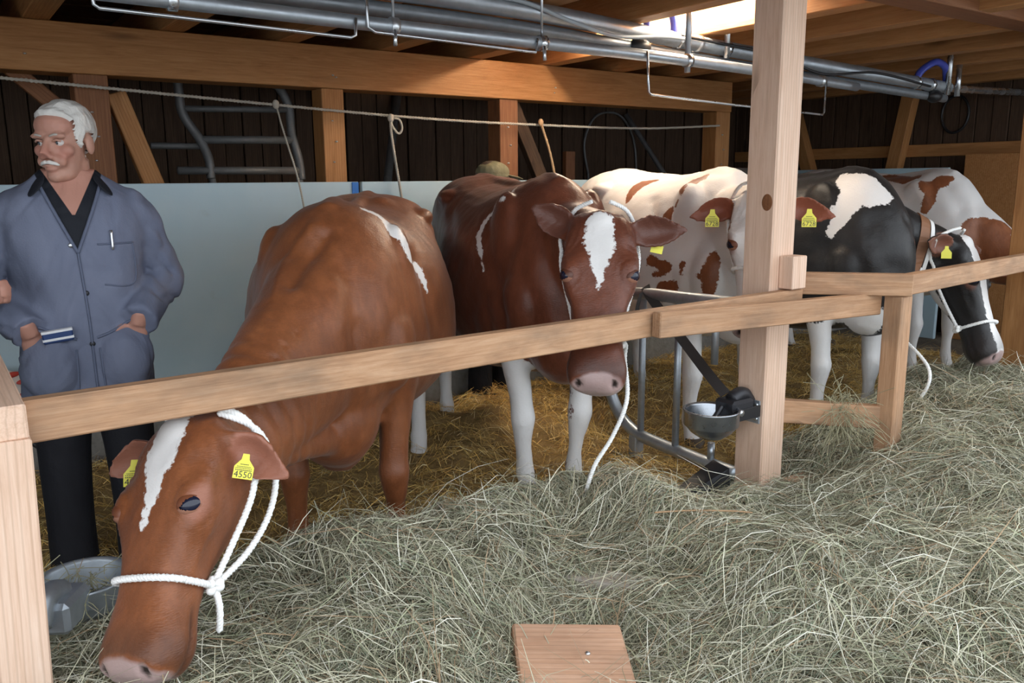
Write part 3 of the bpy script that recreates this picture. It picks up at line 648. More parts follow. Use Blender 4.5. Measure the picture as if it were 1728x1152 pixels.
    for sg in (1, -1):   # skin folds round the eyes and the ear roots
        de = np.linalg.norm(co - h(.190, .035, sg * .112), axis=1) / hs; co -= no * (.0028 * hs * fold * np.sin(de * 2 * np.pi / .017) * np.exp(-((de - .056) / .016) ** 2))[:, None]
        de = np.linalg.norm(co - h(.03, -.02, sg * .12), axis=1) / hs; co -= no * (.0026 * hs * fold * np.sin(de * 2 * np.pi / .020) * np.exp(-((de - .095) / .025) ** 2) * inhead * (U < .16))[:, None]
    # neck wrinkles
    nk = np.linalg.norm(co - (b0 * .3 + b3 * .7), axis=1) < .34
    ph = (co - b3) @ dirb; co += no * (nk * wrinkle * np.sin(ph * 95 + 9 * co[:, 2] + 6 * co[:, 1]) * smoothstep(ph, .04, .12) * (1 - smoothstep(ph, .3, .42)))[:, None]
    for r_, amp, pts in dents:      # muscle hollows and ridges
        dd = np.full(len(co), 9.0)
        for a_, b_ in zip(pts, pts[1:] or pts):
            a_ = np.array(a_); ab = np.array(b_) - a_; t_ = np.clip(((co - a_) @ ab) / max(ab @ ab, 1e-9), 0, 1); dd = np.minimum(dd, np.linalg.norm(co - a_ - t_[:, None] * ab, axis=1))
        co -= no * (amp * np.exp(-(dd / r_) ** 2))[:, None]
    co += no * (.0055 * np.array([mnoise.fractal(Vector(p * 5.5), 1.0, 2.0, 3) for p in co]))[:, None]
    setco(me, co)
    wf = field(co, white(h) if callable(white) else white) * (-1 if invert else 1)
    setattrf(me, 'white', wf)
    pinkf = np.where(inhead, .072 - np.sqrt(((U - .592) * 1.2) ** 2 + ((NN - .0) * .95) ** 2 + (SS * .80) ** 2), -1.0)
    setattrf(me, 'pink', pinkf)
    dark = np.zeros(len(co)); inner = np.zeros(len(co))
    for sg in (1, -1):
        nc = h(.566, .012, sg * .056); dist = np.linalg.norm((co - nc) @ np.stack([D * 1.0, Nn * .9 + Sd * sg * .5, Sd * sg * 1.4 - Nn * .4], 1), axis=1)
        dark = np.maximum(dark, 1 - smoothstep(dist / hs, .013, .021))
        ec = h(.195, .035, sg * .12); de = np.linalg.norm((co - ec) @ np.stack([D * .75, Nn * 1.2, Sd], 1), axis=1); inner = np.maximum(inner, (1 - smoothstep(de / hs, .024, .048)) * .75 * inhead)
    dark = np.maximum(dark, mouth * .7); dark = np.maximum(dark, .5 * smoothstep(U, .43, .54) * inhead * (1 - smoothstep(pinkf, -.012, .0)))
    for sg, base, d3, opn, wid, Ln in earinfo:
        r_ = co - base; t = (r_ @ d3) / Ln; lat = np.abs(r_ @ wid); inner = np.maximum(inner, (t > .14) * (t < 1.02) * (lat < .07 * hs) * ((r_ @ opn) < .05) * ((r_ @ opn) > -.08) * smoothstep(no @ opn, .15, .6) * (np.linalg.norm(r_, axis=1) < .26 * hs))
    setattrf(me, 'dark', dark); setattrf(me, 'inner', inner)
    root = empty('cow', (ox, oy, 0), heading); tag(root, label, 'cow', group)
    setco(me, co * np.array([s, s, s * sz]))
    T4 = Matrix.Translation((ox, oy, 0)) @ Matrix.Rotation(heading, 4, 'Z')
    body = link('body', me, mat); body.matrix_basis = T4; attach(body, root)
    # eyes
    for sg in (1, -1):
        En = Sd * sg * .80 + Nn * .50 + D * .10; En /= np.linalg.norm(En); Ed = D * .55 + Nn * .8; Ed -= En * (Ed @ En); Ed /= np.linalg.norm(Ed); Eu = np.cross(En, Ed) * (1 if (np.cross(En, Ed) @ (Nn * .5 - D)) > 0 else -1)
        Eu = Eu; ec = h(.190, .010, sg * .06); ln = co - ec; lat = np.linalg.norm(ln - np.outer(ln @ En, En), axis=1); sel = (lat < .014 * hs) & (ln @ En > 0) & (ln @ En < .14 * hs)
        top = (ln @ En)[sel].max() if sel.any() else .08 * hs
        c = ec + En * (top - .0190 * hs)
        Vv, Ff = ell_vf([0, 0, 0], (.0285 * hs, .0255 * hs, .0245 * hs), np.stack([Ed, Eu, En], 1), 0, 20, 14)
        e = mobj('eye', [l2w(c + v) for v in Vv], Ff, M['eye'], root, True)
        Vv, Ff = ell_vf([0, 0, 0], (.0320 * hs, .0280 * hs, .0262 * hs), None, 0, 40, 26); RR = np.stack([Ed, Eu, En], 1); Vn = np.array(Vv); up_f = []; lo_f = []
        for f_ in Ff:
            q_ = Vn[list(f_)].mean(0) / hs
            if q_[2] < -.012: continue
            op = .0185 * max(0, 1 - (q_[0] / .030) ** 2)
            if q_[1] > op * .75: up_f.append(f_)
            elif q_[1] < -op: lo_f.append(f_)
        mobj('upper_lid', [l2w(c + RR @ v) for v in Vn], up_f, M[lids[0]], e, True); mobj('lower_lid', [l2w(c + RR @ v) for v in Vn], lo_f, M[lids[1]], e, True)
    # hooves
    for fx, fy in feet:
        V = []; F = []
        for z_, a_, b_ in ((.0, .072, .058), (.03, .064, .054), (.065, .050, .048)):
            for j in range(16):
                th = 2 * np.pi * j / 16; V.append(l2w((fx + .012 + a_ * math.cos(th) * (1.12 if math.cos(th) > 0 else .8), fy + b_ * math.sin(th) * (1 - .35 * max(0, math.cos(th)) ** 6), z_)))
        for i_ in range(2):
            for j in range(16): F.append((i_ * 16 + j, i_ * 16 + (j + 1) % 16, i_ * 16 + 16 + (j + 1) % 16, i_ * 16 + 16 + j))
        F.append(tuple(range(16))[::-1]); F.append(tuple(range(32, 48))); mobj('hoof', V, F, M['hoof'], root, True)
    # ear tags
    for which, txt, at_, face, size, hang, *toff in tags:
        sg, base, d3, opn, wid, Ln = [q_ for q_ in earinfo if q_[0] == which][0]
        p = l2w(base + d3 * Ln * at_ + opn * .022) + (np.array(toff[0]) if toff else 0); f3 = Vector(face).normalized(); up = Vector(hang).normalized(); up = (up - f3 * up.dot(f3)).normalized(); rt_ = up.cross(f3)
        a_ = size; out = [(-.5, -1.25), (.5, -1.25), (.5, -.62), (.2, -.25), (.16, .05), (-.16, .05), (-.2, -.25), (-.5, -.62)]
        V = [Vector(p) + rt_ * a_ * q0 + up * a_ * q1 + f3 * dz for dz in (.001, -.0015) for q0, q1 in out]; n_ = len(out)
        tg_ = mobj('ear_tag', V, [tuple(range(n_)), tuple(range(n_, 2 * n_))[::-1]] + [(i_, n_ + i_, n_ + (i_ + 1) % n_, (i_ + 1) % n_) for i_ in range(n_)], M['tag'], root)
        tg_['label'] = 'yellow plastic ear tag'
        if txt:
            tm = text_mesh(txt, a_ * .46); to = link('tag_number', tm, M['tagink']); B4 = Matrix((rt_, up, f3)).transposed().to_4x4()
            to.matrix_basis = Matrix.Translation(Vector(p) - up * a_ * 1.04 + f3 * .0016) @ B4; attach(to, tg_)
            V = []; F = []
            for r0, hw_, hh_ in ((-.80, .42, .03), (-.70, .42, .02), (-.62, .36, .02), (-.5, .22, .025)):
                nb = 11
                for b_ in range(nb):
                    x0 = -hw_ + 2 * hw_ * b_ / nb; x1 = x0 + 2 * hw_ / nb * .6; i0 = len(V)
                    V += [Vector(p) + rt_ * a_ * xx + up * a_ * (r0 + yy) + f3 * .0016 for xx, yy in ((x0, -hh_), (x1, -hh_), (x1, hh_), (x0, hh_))]; F.append((i0, i0 + 1, i0 + 2, i0 + 3))
            mobj('fine_print', V, F, M['tagink'], tg_)
    H = lambda u, n_, sd: l2w(h(u, n_, sd))
    def sec(u): return [np.interp(u, HEAD[:, 0], HEAD[:, j]) * hs for j in (1, 2, 3)]
    def ringpt(u, th, gap=.010):
        tp, bt, hw = sec(u); hw = hw * hwid; c_, s_ = math.cos(th), math.sin(th); e = 2.5
        y_ = (hw + gap) * math.copysign(abs(c_) ** (2 / e), c_); z_ = (tp + gap if s_ > 0 else bt + gap) * math.copysign(abs(s_) ** (2 / e), s_)
        return l2w(P + D * u * hs + Sd * y_ + Nn * z_)
    return dict(root=root, body=body, H=H, ring=ringpt, h=h, l2w=l2w, w2l=w2l, s=s, b0=b0, b3=b3, Sd=Sd, Nn=Nn, D=D, neck=np.array(secs))

def snap(c, P, r):
    """lay a rope on the hide: points that would sink into the body come out to its surface"""
    from mathutils.bvhtree import BVHTree
    if 'bvh' not in c:
        W = wm(c['body']); me = c['body'].data; c['bvh'] = BVHTree.FromPolygons([W @ v.co for v in me.vertices], [tuple(p.vertices) for p in me.polygons])
    out = []
    for p in catmull(P, 60):
        for _ in range(3):
            loc, nr, _i, d = c['bvh'].find_nearest(Vector(p)); sd = d if (Vector(p) - loc).dot(nr) > 0 else -d
            if sd < r * .8: p = np.array(loc + nr * r * .85)
        out.append(p)
    out = np.array(out); k = out.copy(); k[1:-1] = (out[:-2] + 2 * out[1:-1] + out[2:]) / 4
    return k[::2] if len(k) % 2 else np.vstack([k[::2], k[-1:]])
def halter(c, lab, u=.36, r=.009, knot_side=1, extra=(), mat='rope', cheeks=(1, -1)):
    root = empty('rope_halter', tuple(c['H'](.1, -.1, 0))); tag(root, lab, 'halter')
    rope('nose_band', snap(c, [c['ring'](u, t) for t in np.linspace(0, 2 * np.pi, 30)], r), r, M[mat], root, .028)
    th0 = {1: -.75, -1: math.pi + .75}
    for sg in cheeks:
        k0 = c['ring'](u, th0[sg], .012)
        rope('cheek_rope', snap(c, [k0] + [c['ring'](uu, th0[sg] * f + (0 if sg > 0 else math.pi * (1 - f)), .014) for uu, f in ((.27, .8), (.16, .66))] + [c['H'](.085, -.10, sg * .135), c['H'](.01, -.105, sg * .13), c['H'](-.05, -.06, sg * .115), c['H'](-.075, .0, sg * .085), c['H'](-.085, .04, sg * .03)], r), r, M[mat], root, .028)
    V = []; F = []
    kp = c['ring'](u, th0[knot_side], .016)
    for q in range(7):
        d = np.array([math.sin(q * 2.1), math.cos(q * 2.1), math.sin(q * 1.3 + 1)]) * r * 1.3; v, f = ell_vf(kp + d, (r * 1.35, r * 1.25, r * 1.35), None, len(V), 10, 7); V += v; F += f
    mobj('knot', V, F, M[mat], root, True)
    for nm, pts in extra: rope(nm, snap(c, pts(c, kp), r), r, M[mat], root, .028)
    return root
PATCH = {
    'c1': [(0.475, 0.105, 1.419, 0.0101, 0.422, 0.165, 1.381, 0.0248), (0.422, 0.165, 1.381, 0.0248, 0.477, 0.215, 1.331, 0.0285), (0.477, 0.215, 1.331, 0.0285, 0.47, 0.257, 1.257, 0.0267), (0.47, 0.257, 1.257, 0.0267, 0.363, 0.282, 1.178, 0.0214), (0.363, 0.282, 1.178, 0.0214, 0.361, 0.309, 1.096, 0.0086)],
    'c2': [(0.287, -0.082, 1.411, 0.0053, 0.456, -0.219, 1.356, 0.0075), (0.456, -0.219, 1.356, 0.0075, 0.32, -0.245, 1.278, 0.013), (0.32, -0.245, 1.278, 0.013, 0.298, -0.286, 1.2, 0.0183), (0.298, -0.286, 1.2, 0.0183, 0.366, -0.296, 1.115, 0.0155), (0.366, -0.296, 1.115, 0.0155, 0.399, -0.296, 1.053, 0.0051)],
    'c3': [(-0.077, -0.265, 1.288, 0.0199, -0.116, -0.206, 1.346, 0.0469), (-0.116, -0.206, 1.346, 0.0469, -0.111, -0.152, 1.379, 0.0537), (-0.111, -0.152, 1.379, 0.0537, -0.077, -0.096, 1.394, 0.0268), (0.404, -0.232, 1.344, 0.027, 0.382, -0.141, 1.39, 0.0395), (0.382, -0.141, 1.39, 0.0395, 0.428, -0.109, 1.414, 0.0211), (0.283, -0.298, 1.143, 0.0155, 0.331, -0.285, 1.184, 0.0367), (0.331, -0.285, 1.184, 0.0367, 0.346, -0.261, 1.236, 0.0274), (0.18, -0.315, 1.182, 0.0126, 0.191, -0.294, 1.207, 0.0126), (0.385, -0.249, 1.276, 0.0121, 0.395, -0.245, 1.297, 0.009), (0.292, -0.334, 0.984, 0.0341, 0.353, -0.318, 0.97, 0.0276), (0.353, -0.318, 0.97, 0.0276, 0.407, -0.302, 0.962, 0.0243), (0.32, -0.328, 0.915, 0.0155, 0.382, -0.31, 0.936, 0.0214), (0.345, -0.311, 0.802, 0.031, 0.386, -0.31, 0.844, 0.049), (0.386, -0.31, 0.844, 0.049, 0.45, -0.287, 0.869, 0.0303), (0.493, -0.282, 0.933, 0.012, 0.486, -0.269, 0.983, 0.015), (0.665, -0.229, 0.861, 0.0348, 0.672, -0.234, 0.955, 0.0519), (0.672, -0.234, 0.955, 0.0519, 0.67, -0.206, 1.034, 0.0288), (0.625, -0.26, 0.937, 0.0175)],
    'c4': [(0.532, -0.095, 1.401, 0.0432, 0.613, -0.06, 1.371, 0.0547), (0.613, -0.06, 1.371, 0.0547, 0.683, 0.002, 1.305, 0.0272), (0.478, -0.112, 1.402, 0.0374, 0.572, -0.128, 1.347, 0.0672), (0.572, -0.128, 1.347, 0.0672, 0.637, -0.091, 1.327, 0.0786), (0.637, -0.091, 1.327, 0.0786, 0.675, -0.03, 1.311, 0.0543), (0.592, -0.144, 1.312, 0.0791, 0.575, -0.197, 1.222, 0.0488), (0.575, -0.197, 1.222, 0.0488, 0.545, -0.232, 1.125, 0.0277), (0.539, -0.213, 1.246, 0.0153, 0.522, -0.234, 1.215, 0.0092), (0.593, -0.15, 0.696, 0.0625, 0.667, -0.115, 0.642, 0.0928), (0.667, -0.115, 0.642, 0.0928, 0.743, -0.096, 0.699, 0.0669), (0.743, -0.096, 0.699, 0.0669, 0.766, -0.059, 0.685, 0.0425), (0.518, -0.157, 0.654, 0.0508, 0.505, -0.22, 0.543, 0.0701), (0.505, -0.22, 0.543, 0.0701, 0.5, -0.228, 0.396, 0.0769), (0.5, -0.228, 0.396, 0.0769, 0.488, -0.205, 0.225, 0.0843)],
    'c5': [(-0.059, -0.068, 1.4, 0.0349, 0.062, -0.056, 1.399, 0.0472), (0.062, -0.056, 1.399, 0.0472, 0.288, -0.145, 1.386, 0.0494), (0.288, -0.145, 1.386, 0.0494, 0.346, -0.113, 1.405, 0.0327), (0.485, -0.199, 1.35, 0.0478, 0.542, -0.113, 1.377, 0.0476), (0.542, -0.113, 1.377, 0.0476, 0.577, -0.068, 1.396, 0.0198), (0.522, -0.237, 1.194, 0.0318, 0.536, -0.216, 1.249, 0.0396), (0.536, -0.216, 1.249, 0.0396, 0.526, -0.172, 1.319, 0.0318), (0.79, -0.084, 1.072, 0.0772, 0.822, -0.046, 1.092, 0.0539), (0.822, -0.046, 1.092, 0.0539, 0.899, 0.022, 1.074, 0.0688), (0.8, -0.085, 0.977, 0.1083, 0.907, -0.028, 0.943, 0.1223), (0.907, -0.028, 0.943, 0.1223, 0.873, -0.019, 0.825, 0.1313)],
}
DENT = {
    'c1': [(0.0267, 0.02, [(0.661, 0.003, 1.333), (0.742, -0.047, 1.256), (0.849, -0.071, 1.194)]), (0.021, -0.01, [(0.625, -0.039, 1.369), (0.708, -0.115, 1.254), (0.896, -0.112, 1.159)]), (0.0083, 0.008, [(1.036, -0.126, 1.075), (1.059, -0.057, 1.033)]), (0.0081, 0.008, [(1.085, -0.141, 1.046), (1.107, -0.068, 1.006)]), (0.0085, 0.006, [(0.983, -0.111, 1.108), (1.003, -0.034, 1.06)]), (0.0485, 0.018, [(0.381, 0.278, 1.215), (0.393, 0.326, 1.03), (0.336, 0.334, 0.828)]), (0.0516, -0.022, [(-0.323, 0.083, 1.425)]), (0.0462, 0.012, [(0.794, 0.105, 1.019), (0.724, 0.165, 0.835)]), (0.0469, -0.01, [(0.797, 0.04, 1.182), (0.849, 0.07, 1.071)])],
    'c2': [(0.0497, 0.014, [(0.48, -0.27, 1.022), (0.564, -0.259, 0.869)]), (0.0528, -0.008, [(0.707, -0.165, 1.114), (0.698, -0.2, 0.922)]), (0.0396, 0.008, [(0.576, -0.208, 1.202), (0.54, -0.249, 1.053)]), (0.0487, 0.01, [(-0.228, -0.281, 1.273), (0.161, -0.355, 1.073)])],
    'c3': [(0.0475, 0.014, [(0.592, -0.218, 1.136), (0.52, -0.261, 1.001)]), (0.0432, 0.012, [(0.159, -0.255, 1.286), (0.297, -0.316, 1.107)])],
    'c4': [(0.0535, 0.014, [(0.713, -0.131, 1.166), (0.799, -0.081, 0.963)]), (0.0309, 0.01, [(0.743, 0.069, 1.192), (0.713, 0.199, 1.035)]), (0.0555, 0.012, [(0.539, -0.246, 1.039), (0.585, -0.253, 0.858)])],
    'c5': [(0.0544, 0.018, [(0.597, -0.122, 1.338), (0.705, -0.12, 1.204)]), (0.0542, -0.012, [(0.764, -0.086, 1.129)]), (0.064, 0.012, [(0.44, -0.255, 1.24), (0.497, -0.268, 1.005)])],
}
# ------------------------------------------------------------------ the five cows
def legs_white(keys, top=.5):
    q = dict(fl=(.47, .18), fr=(.47, -.18), hl=(-.72, .2), hr=(-.72, -.2)); return [(q[k][0], q[k][1], top, .09, q[k][0] + .02, q[k][1], 0.0, .13) for k in keys]
def white1(h):
    return [(*h(-.03, .065, .0), .052, *h(.08, .068, .005), .046), (*h(.08, .068, .005), .042, *h(.24, .058, .0), .006)] + PATCH['c1'] + legs_white(('fr', 'hl', 'hr'), .02) + legs_white(('hl', 'hr'), .3)
c1 = cow('solid bright red cow with lowered head eating hay behind the long rail', (1.17, 2.74), R(-122), 1.02, (.478, 2.085, .805), (.25, 1.80, .37), (-.80, -.38, .2), M['coat1'], white1, dents=DENT['c1'],
         ears=((1, (.45, 1, -.75)), (-1, (.12, -1, .15))), neck=(.5, .6), voxel=.0105, earlen=.185, wrinkle=.0030, dewlap=True, shoulder_z=-.03, sz=.925, wide=1.08, hwid=1.16, brisket=(.68, .20), tags=((1, '4550', .42, (-.35, -1, .35), .046, (.25, 0, 1)), (-1, '4550', .36, (-.15, -1, .25), .052, (.1, 0, 1))))
def white2(h):
    return [(*h(.01, .064, 0), .050, *h(.09, .068, 0), .055), (*h(.09, .068, 0), .052, *h(.25, .056, 0), .006)] + PATCH['c2'] + legs_white(('hl', 'hr'), .42) + legs_white(('fl', 'fr'), .62) + [(.56, -.12, .80, .045, .62, -.02, .66, .05), (.47, -.16, .70, .06, .47, -.16, .5, .1)]
c2 = cow('solid dark red cow with a white forehead looking over the long rail', (2.22, 2.83), R(-107), 1.0, (2.053, 2.336, 1.253), (1.84, 2.105, .706), (-.62, -.70, .35), M['coat2'], white2, dents=DENT['c2'],
         ears=((1, (-.22, 1, .12)), (-1, (-.95, -1, .05))), neck=(.55, .5), voxel=.0105, lids=('hair2', 'lid'), hwid=1.03, legs=dict(fl=(0, -.09), fr=(.02, .05), hl=(.1, .0), hr=(-.05, 0)), tags=((1, '', .45, (-.6, -.75, .1), .045, (.2, -.1, 1), (.05, .03, -.035)),))
def red3(h):
    b = [(*h(.02, -.03, q * .2), .10, *h(.0, -.03, q * .4), .2) for q in (1, -1)] + [(*h(.13, -.02, q * .16), .07, *h(.30, -.07, q * .13), .055) for q in (1, -1)]
    return b + PATCH['c3'] + [(-.8, .2, 1.0, .12, -.6, .25, 1.1, .1), (-.1, .4, 1.1, .15, .1, .4, 1.0, .12)]
c3 = cow('mostly white cow with red patches standing behind the central post', (3.44, 2.92), R(-103.5), 1.02, (3.13, 2.46, 1.325), (2.99, 2.36, .72), (-.70, -.58, .35), M['coat3'], red3, dents=DENT['c3'], invert=True, voxel=.012,
         ears=((1, (.05, 1, .12)), (-1, (.1, -1, -.05))), tags=((1, '6728', .5, (-.75, -.65, .15), .062, (0, 0, 1)), (-1, '6728', .5, (-.75, -.65, .15), .062, (0, 0, 1))))
def white4(h):
    b = [(*h(.0, .065, 0), .075, *h(.12, .07, 0), .075), (*h(.12, .07, 0), .07, *h(.33, .055, 0), .055), (*h(.33, .055, 0), .055, *h(.56, .04, 0), .065)]
    b += [(*h(.06, -.18, -.05), .055, *h(.30, -.15, -.04), .035)]
    return b + PATCH['c4'] + legs_white(('hl', 'hr', 'fl', 'fr'), .58) + [(-.5, .3, .8, .2), (-.3, -.35, .8, .18)]
c4 = cow('black and white cow with lowered head eating hay past the short post', (4.17, 2.64), R(-104), 1.02, (4.55, 2.26, 1.055), (4.49, 1.99, .47), (.15, -.70, .12), M['coat4'], white4, dents=DENT['c4'], voxel=.012, lids=('hair4', 'lidb'), hwid=1.05, wide=.98,
         ears=((1, (-.3, 1, .3)), (-1, (-.3, -1, -.1))), tags=((-1, '', .35, (-.75, -.65, .15), .05, (0, 0, 1)), (1, '', .3, (-.75, -.65, .15), .05, (.6, -.6, .4))))
def red5(h):
    return PATCH['c5'] + [(*h(.2, 0, 0), .3), (-.6, -.3, 1.1, .2)]
c5 = cow('white and red-brown cow farthest away beside the end wall', (5.85, 3.05), R(-100), 1.02, (5.85, 2.42, .9), (5.82, 2.2, .33), (-.3, -.9, .3), M['coat3'], red5, dents=DENT['c5'], invert=True, voxel=.013)
# ------------------------------------------------------------------ halters, collar
halter(c1, 'white rope halter on the eating bright red cow', u=.37, r=.0088, extra=(
    ('throat_rope', lambda c, kp: [kp, c['H'](.27, -.175, .085), c['H'](.16, -.205, .10), c['H'](.06, -.17, .125), c['H'](-.03, -.09, .125), c['H'](-.06, .0, .08)]),
    ('lead_rope', lambda c, kp: [kp, kp + np.array([.005, -.01, -.05]), kp + np.array([.0, -.01, -.11])])))
halter(c2, 'white rope halter with a long lead on the dark red cow', u=.40, r=.0088, extra=(
    ('lead_rope', lambda c, kp: [kp, kp + np.array([.03, .0, .0]), kp + np.array([.045, .02, -.06]), (2.01, 2.13, .65), (1.97, 2.16, .51), (1.91, 2.19, .40), (1.87, 2.2, .28)]),))
halter(c3, 'white rope halter on the white and red cow behind the post', u=.30, r=.009)
halter(c4, 'white rope halter on the black and white cow', u=.40, r=.009, knot_side=-1, extra=(
    ('lead_rope', lambda c, kp: [c['H'](.02, -.20, -.10), c['H'](.10, -.30, -.13), c['H'](.22, -.40, -.16), (4.03, 2.10, .5), (3.98, 2.10, .33)]),))
def neck_band(c, t, up_r, side_r, wdt, mat, root, name):
    S_ = catmull(c['neck'], 101); i0 = int(round(t * 100)); ctr = S_[i0, :3]; ax = S_[min(i0 + 2, 100), :3] - S_[i0 - 2, :3]; ax /= np.linalg.norm(ax)
    sd = S_[i0, 3:6] / np.linalg.norm(S_[i0, 3:6]); sd -= ax * (sd @ ax); sd /= np.linalg.norm(sd); up = np.cross(ax, sd); V = []; F = []; n = 40
    snap(c, [c['l2w'](ctr), c['l2w'](ctr + ax * .01)], .001)          # (makes the surface tree)
    rad = np.zeros((2, n))
    for qi, q in enumerate((-.5, .5)):
        for i in range(n):
            a = 2 * np.pi * i / n; o_ = c['l2w'](ctr + ax * wdt * q); d_ = c['l2w'](ctr + ax * wdt * q + sd * math.cos(a) + up * math.sin(a)) - o_; hit = c['bvh'].ray_cast(Vector(o_), Vector(d_).normalized(), .45)
            rad[qi, i] = (hit[3] if hit[0] is not None else up_r) / c['s']
    lim = np.median(rad) * 1.5; rad = np.minimum(rad, lim)
    for i in range(n):
        a = 2 * np.pi * i / n
        for q, qi, e_ in ((-.5, 0, -.004), (.5, 1, -.004), (.5, 1, .007), (-.5, 0, .007)): V.append(c['l2w'](ctr + ax * wdt * q + (rad[qi, i] + e_) * (sd * math.cos(a) + up * math.sin(a))))
    for i in range(n):
        for j in range(4): F.append((4 * i + j, 4 * ((i + 1) % n) + j, 4 * ((i + 1) % n) + (j + 1) % 4, 4 * i + (j + 1) % 4))
    return mobj(name, V, F, mat, root)
col_ = empty('neck_collar', tuple(c4['l2w'](c4['b3']))); tag(col_, 'brown collar with a white edge on the black and white cow', 'collar')
neck_band(c4, .69, .178, .142, .05, M['leather'], col_, 'leather_band'); neck_band(c4, .755, .168, .134, .02, M['rope'], col_, 'white_band')
# ================================================================== people
def clothmat(name, c1, c2, rough=.75, fold=.35):
    m = newmat(name, c1, rough, spec=.25); k = N(m); v = k.coord(rnd=False)
    a = k.noise(k.coord(scale=(1, 1, .45), rnd=False), 7, 3, .55, .8); f = k.noise(v, 160, 2, .5)
    k.l(k.mix(k.mapr(a, .3, .7), c1, c2), k.b.inputs['Base Color'])
    k.bump(k.math('ADD', a, k.math('MULTIPLY', f, .06)), fold, .05); return m
def skinmat(name, c, red):
    m = newmat(name, c, .5, spec=.4); k = N(m); v = k.coord(rnd=False)
    a = k.noise(v, 18, 3, .5); b = k.noise(v, 120, 3, .6); r_, _ = k.attr('ruddy')
    q = k.mix(k.mapr(a, .3, .7), c, tuple(x * .86 for x in c)); q = k.mix(k.math('MULTIPLY', r_, .5), q, red)
    k.l(q, k.b.inputs['Base Color']); k.b.inputs['Subsurface Weight'].default_value = .06; k.b.inputs['Subsurface Radius'].default_value = (.01, .004, .002); k.bump(b, .12, .004); return m
M['skin'] = skinmat('ruddy_skin', (.50, .27, .20), (.48, .16, .12)); M['coatcloth'] = None
M['hairwhite'] = clothmat('white_hair', (.55, .53, .50), (.72, .70, .66), .6, .6); M['hairbrown'] = clothmat('brown_hair', (.06, .04, .03), (.1, .07, .05), .6)
M['trouser'] = clothmat('black_trousers', (.010, .010, .013), (.016, .016, .02)); M['blackshirt'] = clothmat('black_shirt', (.012, .014, .02), (.02, .022, .03))
M['shoe'] = newmat('black_shoe', (.012, .011, .01), .45); M['eyewhite'] = newmat('eye_white', (.62, .58, .55), .25); M['iris'] = newmat('eye_iris', (.03, .04, .05), .15)
M['olive'] = clothmat('olive_cap', (.14, .13, .075), (.19, .17, .10)); M['darkjacket'] = clothmat('dark_jacket', (.02, .022, .03), (.035, .037, .05)); M['metalbutton'] = M['chrome']
def coatcloth(name, c1, c2):
    m = clothmat(name, c1, c2, .7, .30); k = N(m); s1, _ = k.attr('shirt'); s2, _ = k.attr('bare')
    base = k.b.inputs['Base Color'].links[0].from_socket
    q = k.mix(k.mapr(s1, -.001, .001), base, (.012, .014, .02)); q = k.mix(k.mapr(s2, -.001, .001), q, (.48, .24, .18)); k.l(q, k.b.inputs['Base Color']); return m
M['coatcloth'] = coatcloth('greyblue_workcoat', (.135, .155, .225), (.175, .195, .27)); M['coatplain'] = clothmat('greyblue_seam', (.11, .128, .19), (.13, .15, .215)); M['browgrey'] = newmat('grey_brow', (.42, .38, .34), .7)

def hand_into(sol, wr, dirv, side, palm_n, curl=.25, sc=1.0):
    """palm and five separate fingers growing from wrist wr along dirv; side points to the thumb"""
    wr = np.array(wr, float); d = np.array(dirv, float); d /= np.linalg.norm(d); sd = np.array(side, float); sd -= d * (sd @ d); sd /= np.linalg.norm(sd); pn = np.cross(d, sd)
    if pn @ np.array(palm_n) < 0: pn = -pn
    sol.tube([wr - d * .03 * sc, wr + d * .02 * sc], [.030 * sc, .028 * sc], 12, 8)
    sol.ell(wr + d * .052 * sc, (.048 * sc, .040 * sc, .016 * sc), np.stack([d, sd, pn], 1))
    for i, (o, L) in enumerate(((.030, .072), (.010, .082), (-.010, .076), (-.029, .060))):
        b = wr + d * .085 * sc + sd * o * sc; p = [b - d * .02 * sc]
        a = 0
        for q in range(3):
            p.append(p[-1] + (d * math.cos(a) + pn * math.sin(a)) * L * sc * (.45, .33, .28)[q] * (1.25 if q == 0 else 1)); a += curl * 1.6
        sol.tube(p, [.0095 * sc, .009 * sc, .008 * sc, .007 * sc], 8, 14)
    b = wr + d * .03 * sc + sd * .034 * sc
    sol.tube([b, b + (d * .6 + sd * .7) * .035 * sc + pn * .01 * sc, b + (d * .9 + sd * .55) * .065 * sc + pn * .02 * sc], [.013 * sc, .011 * sc, .008 * sc], 8, 12)

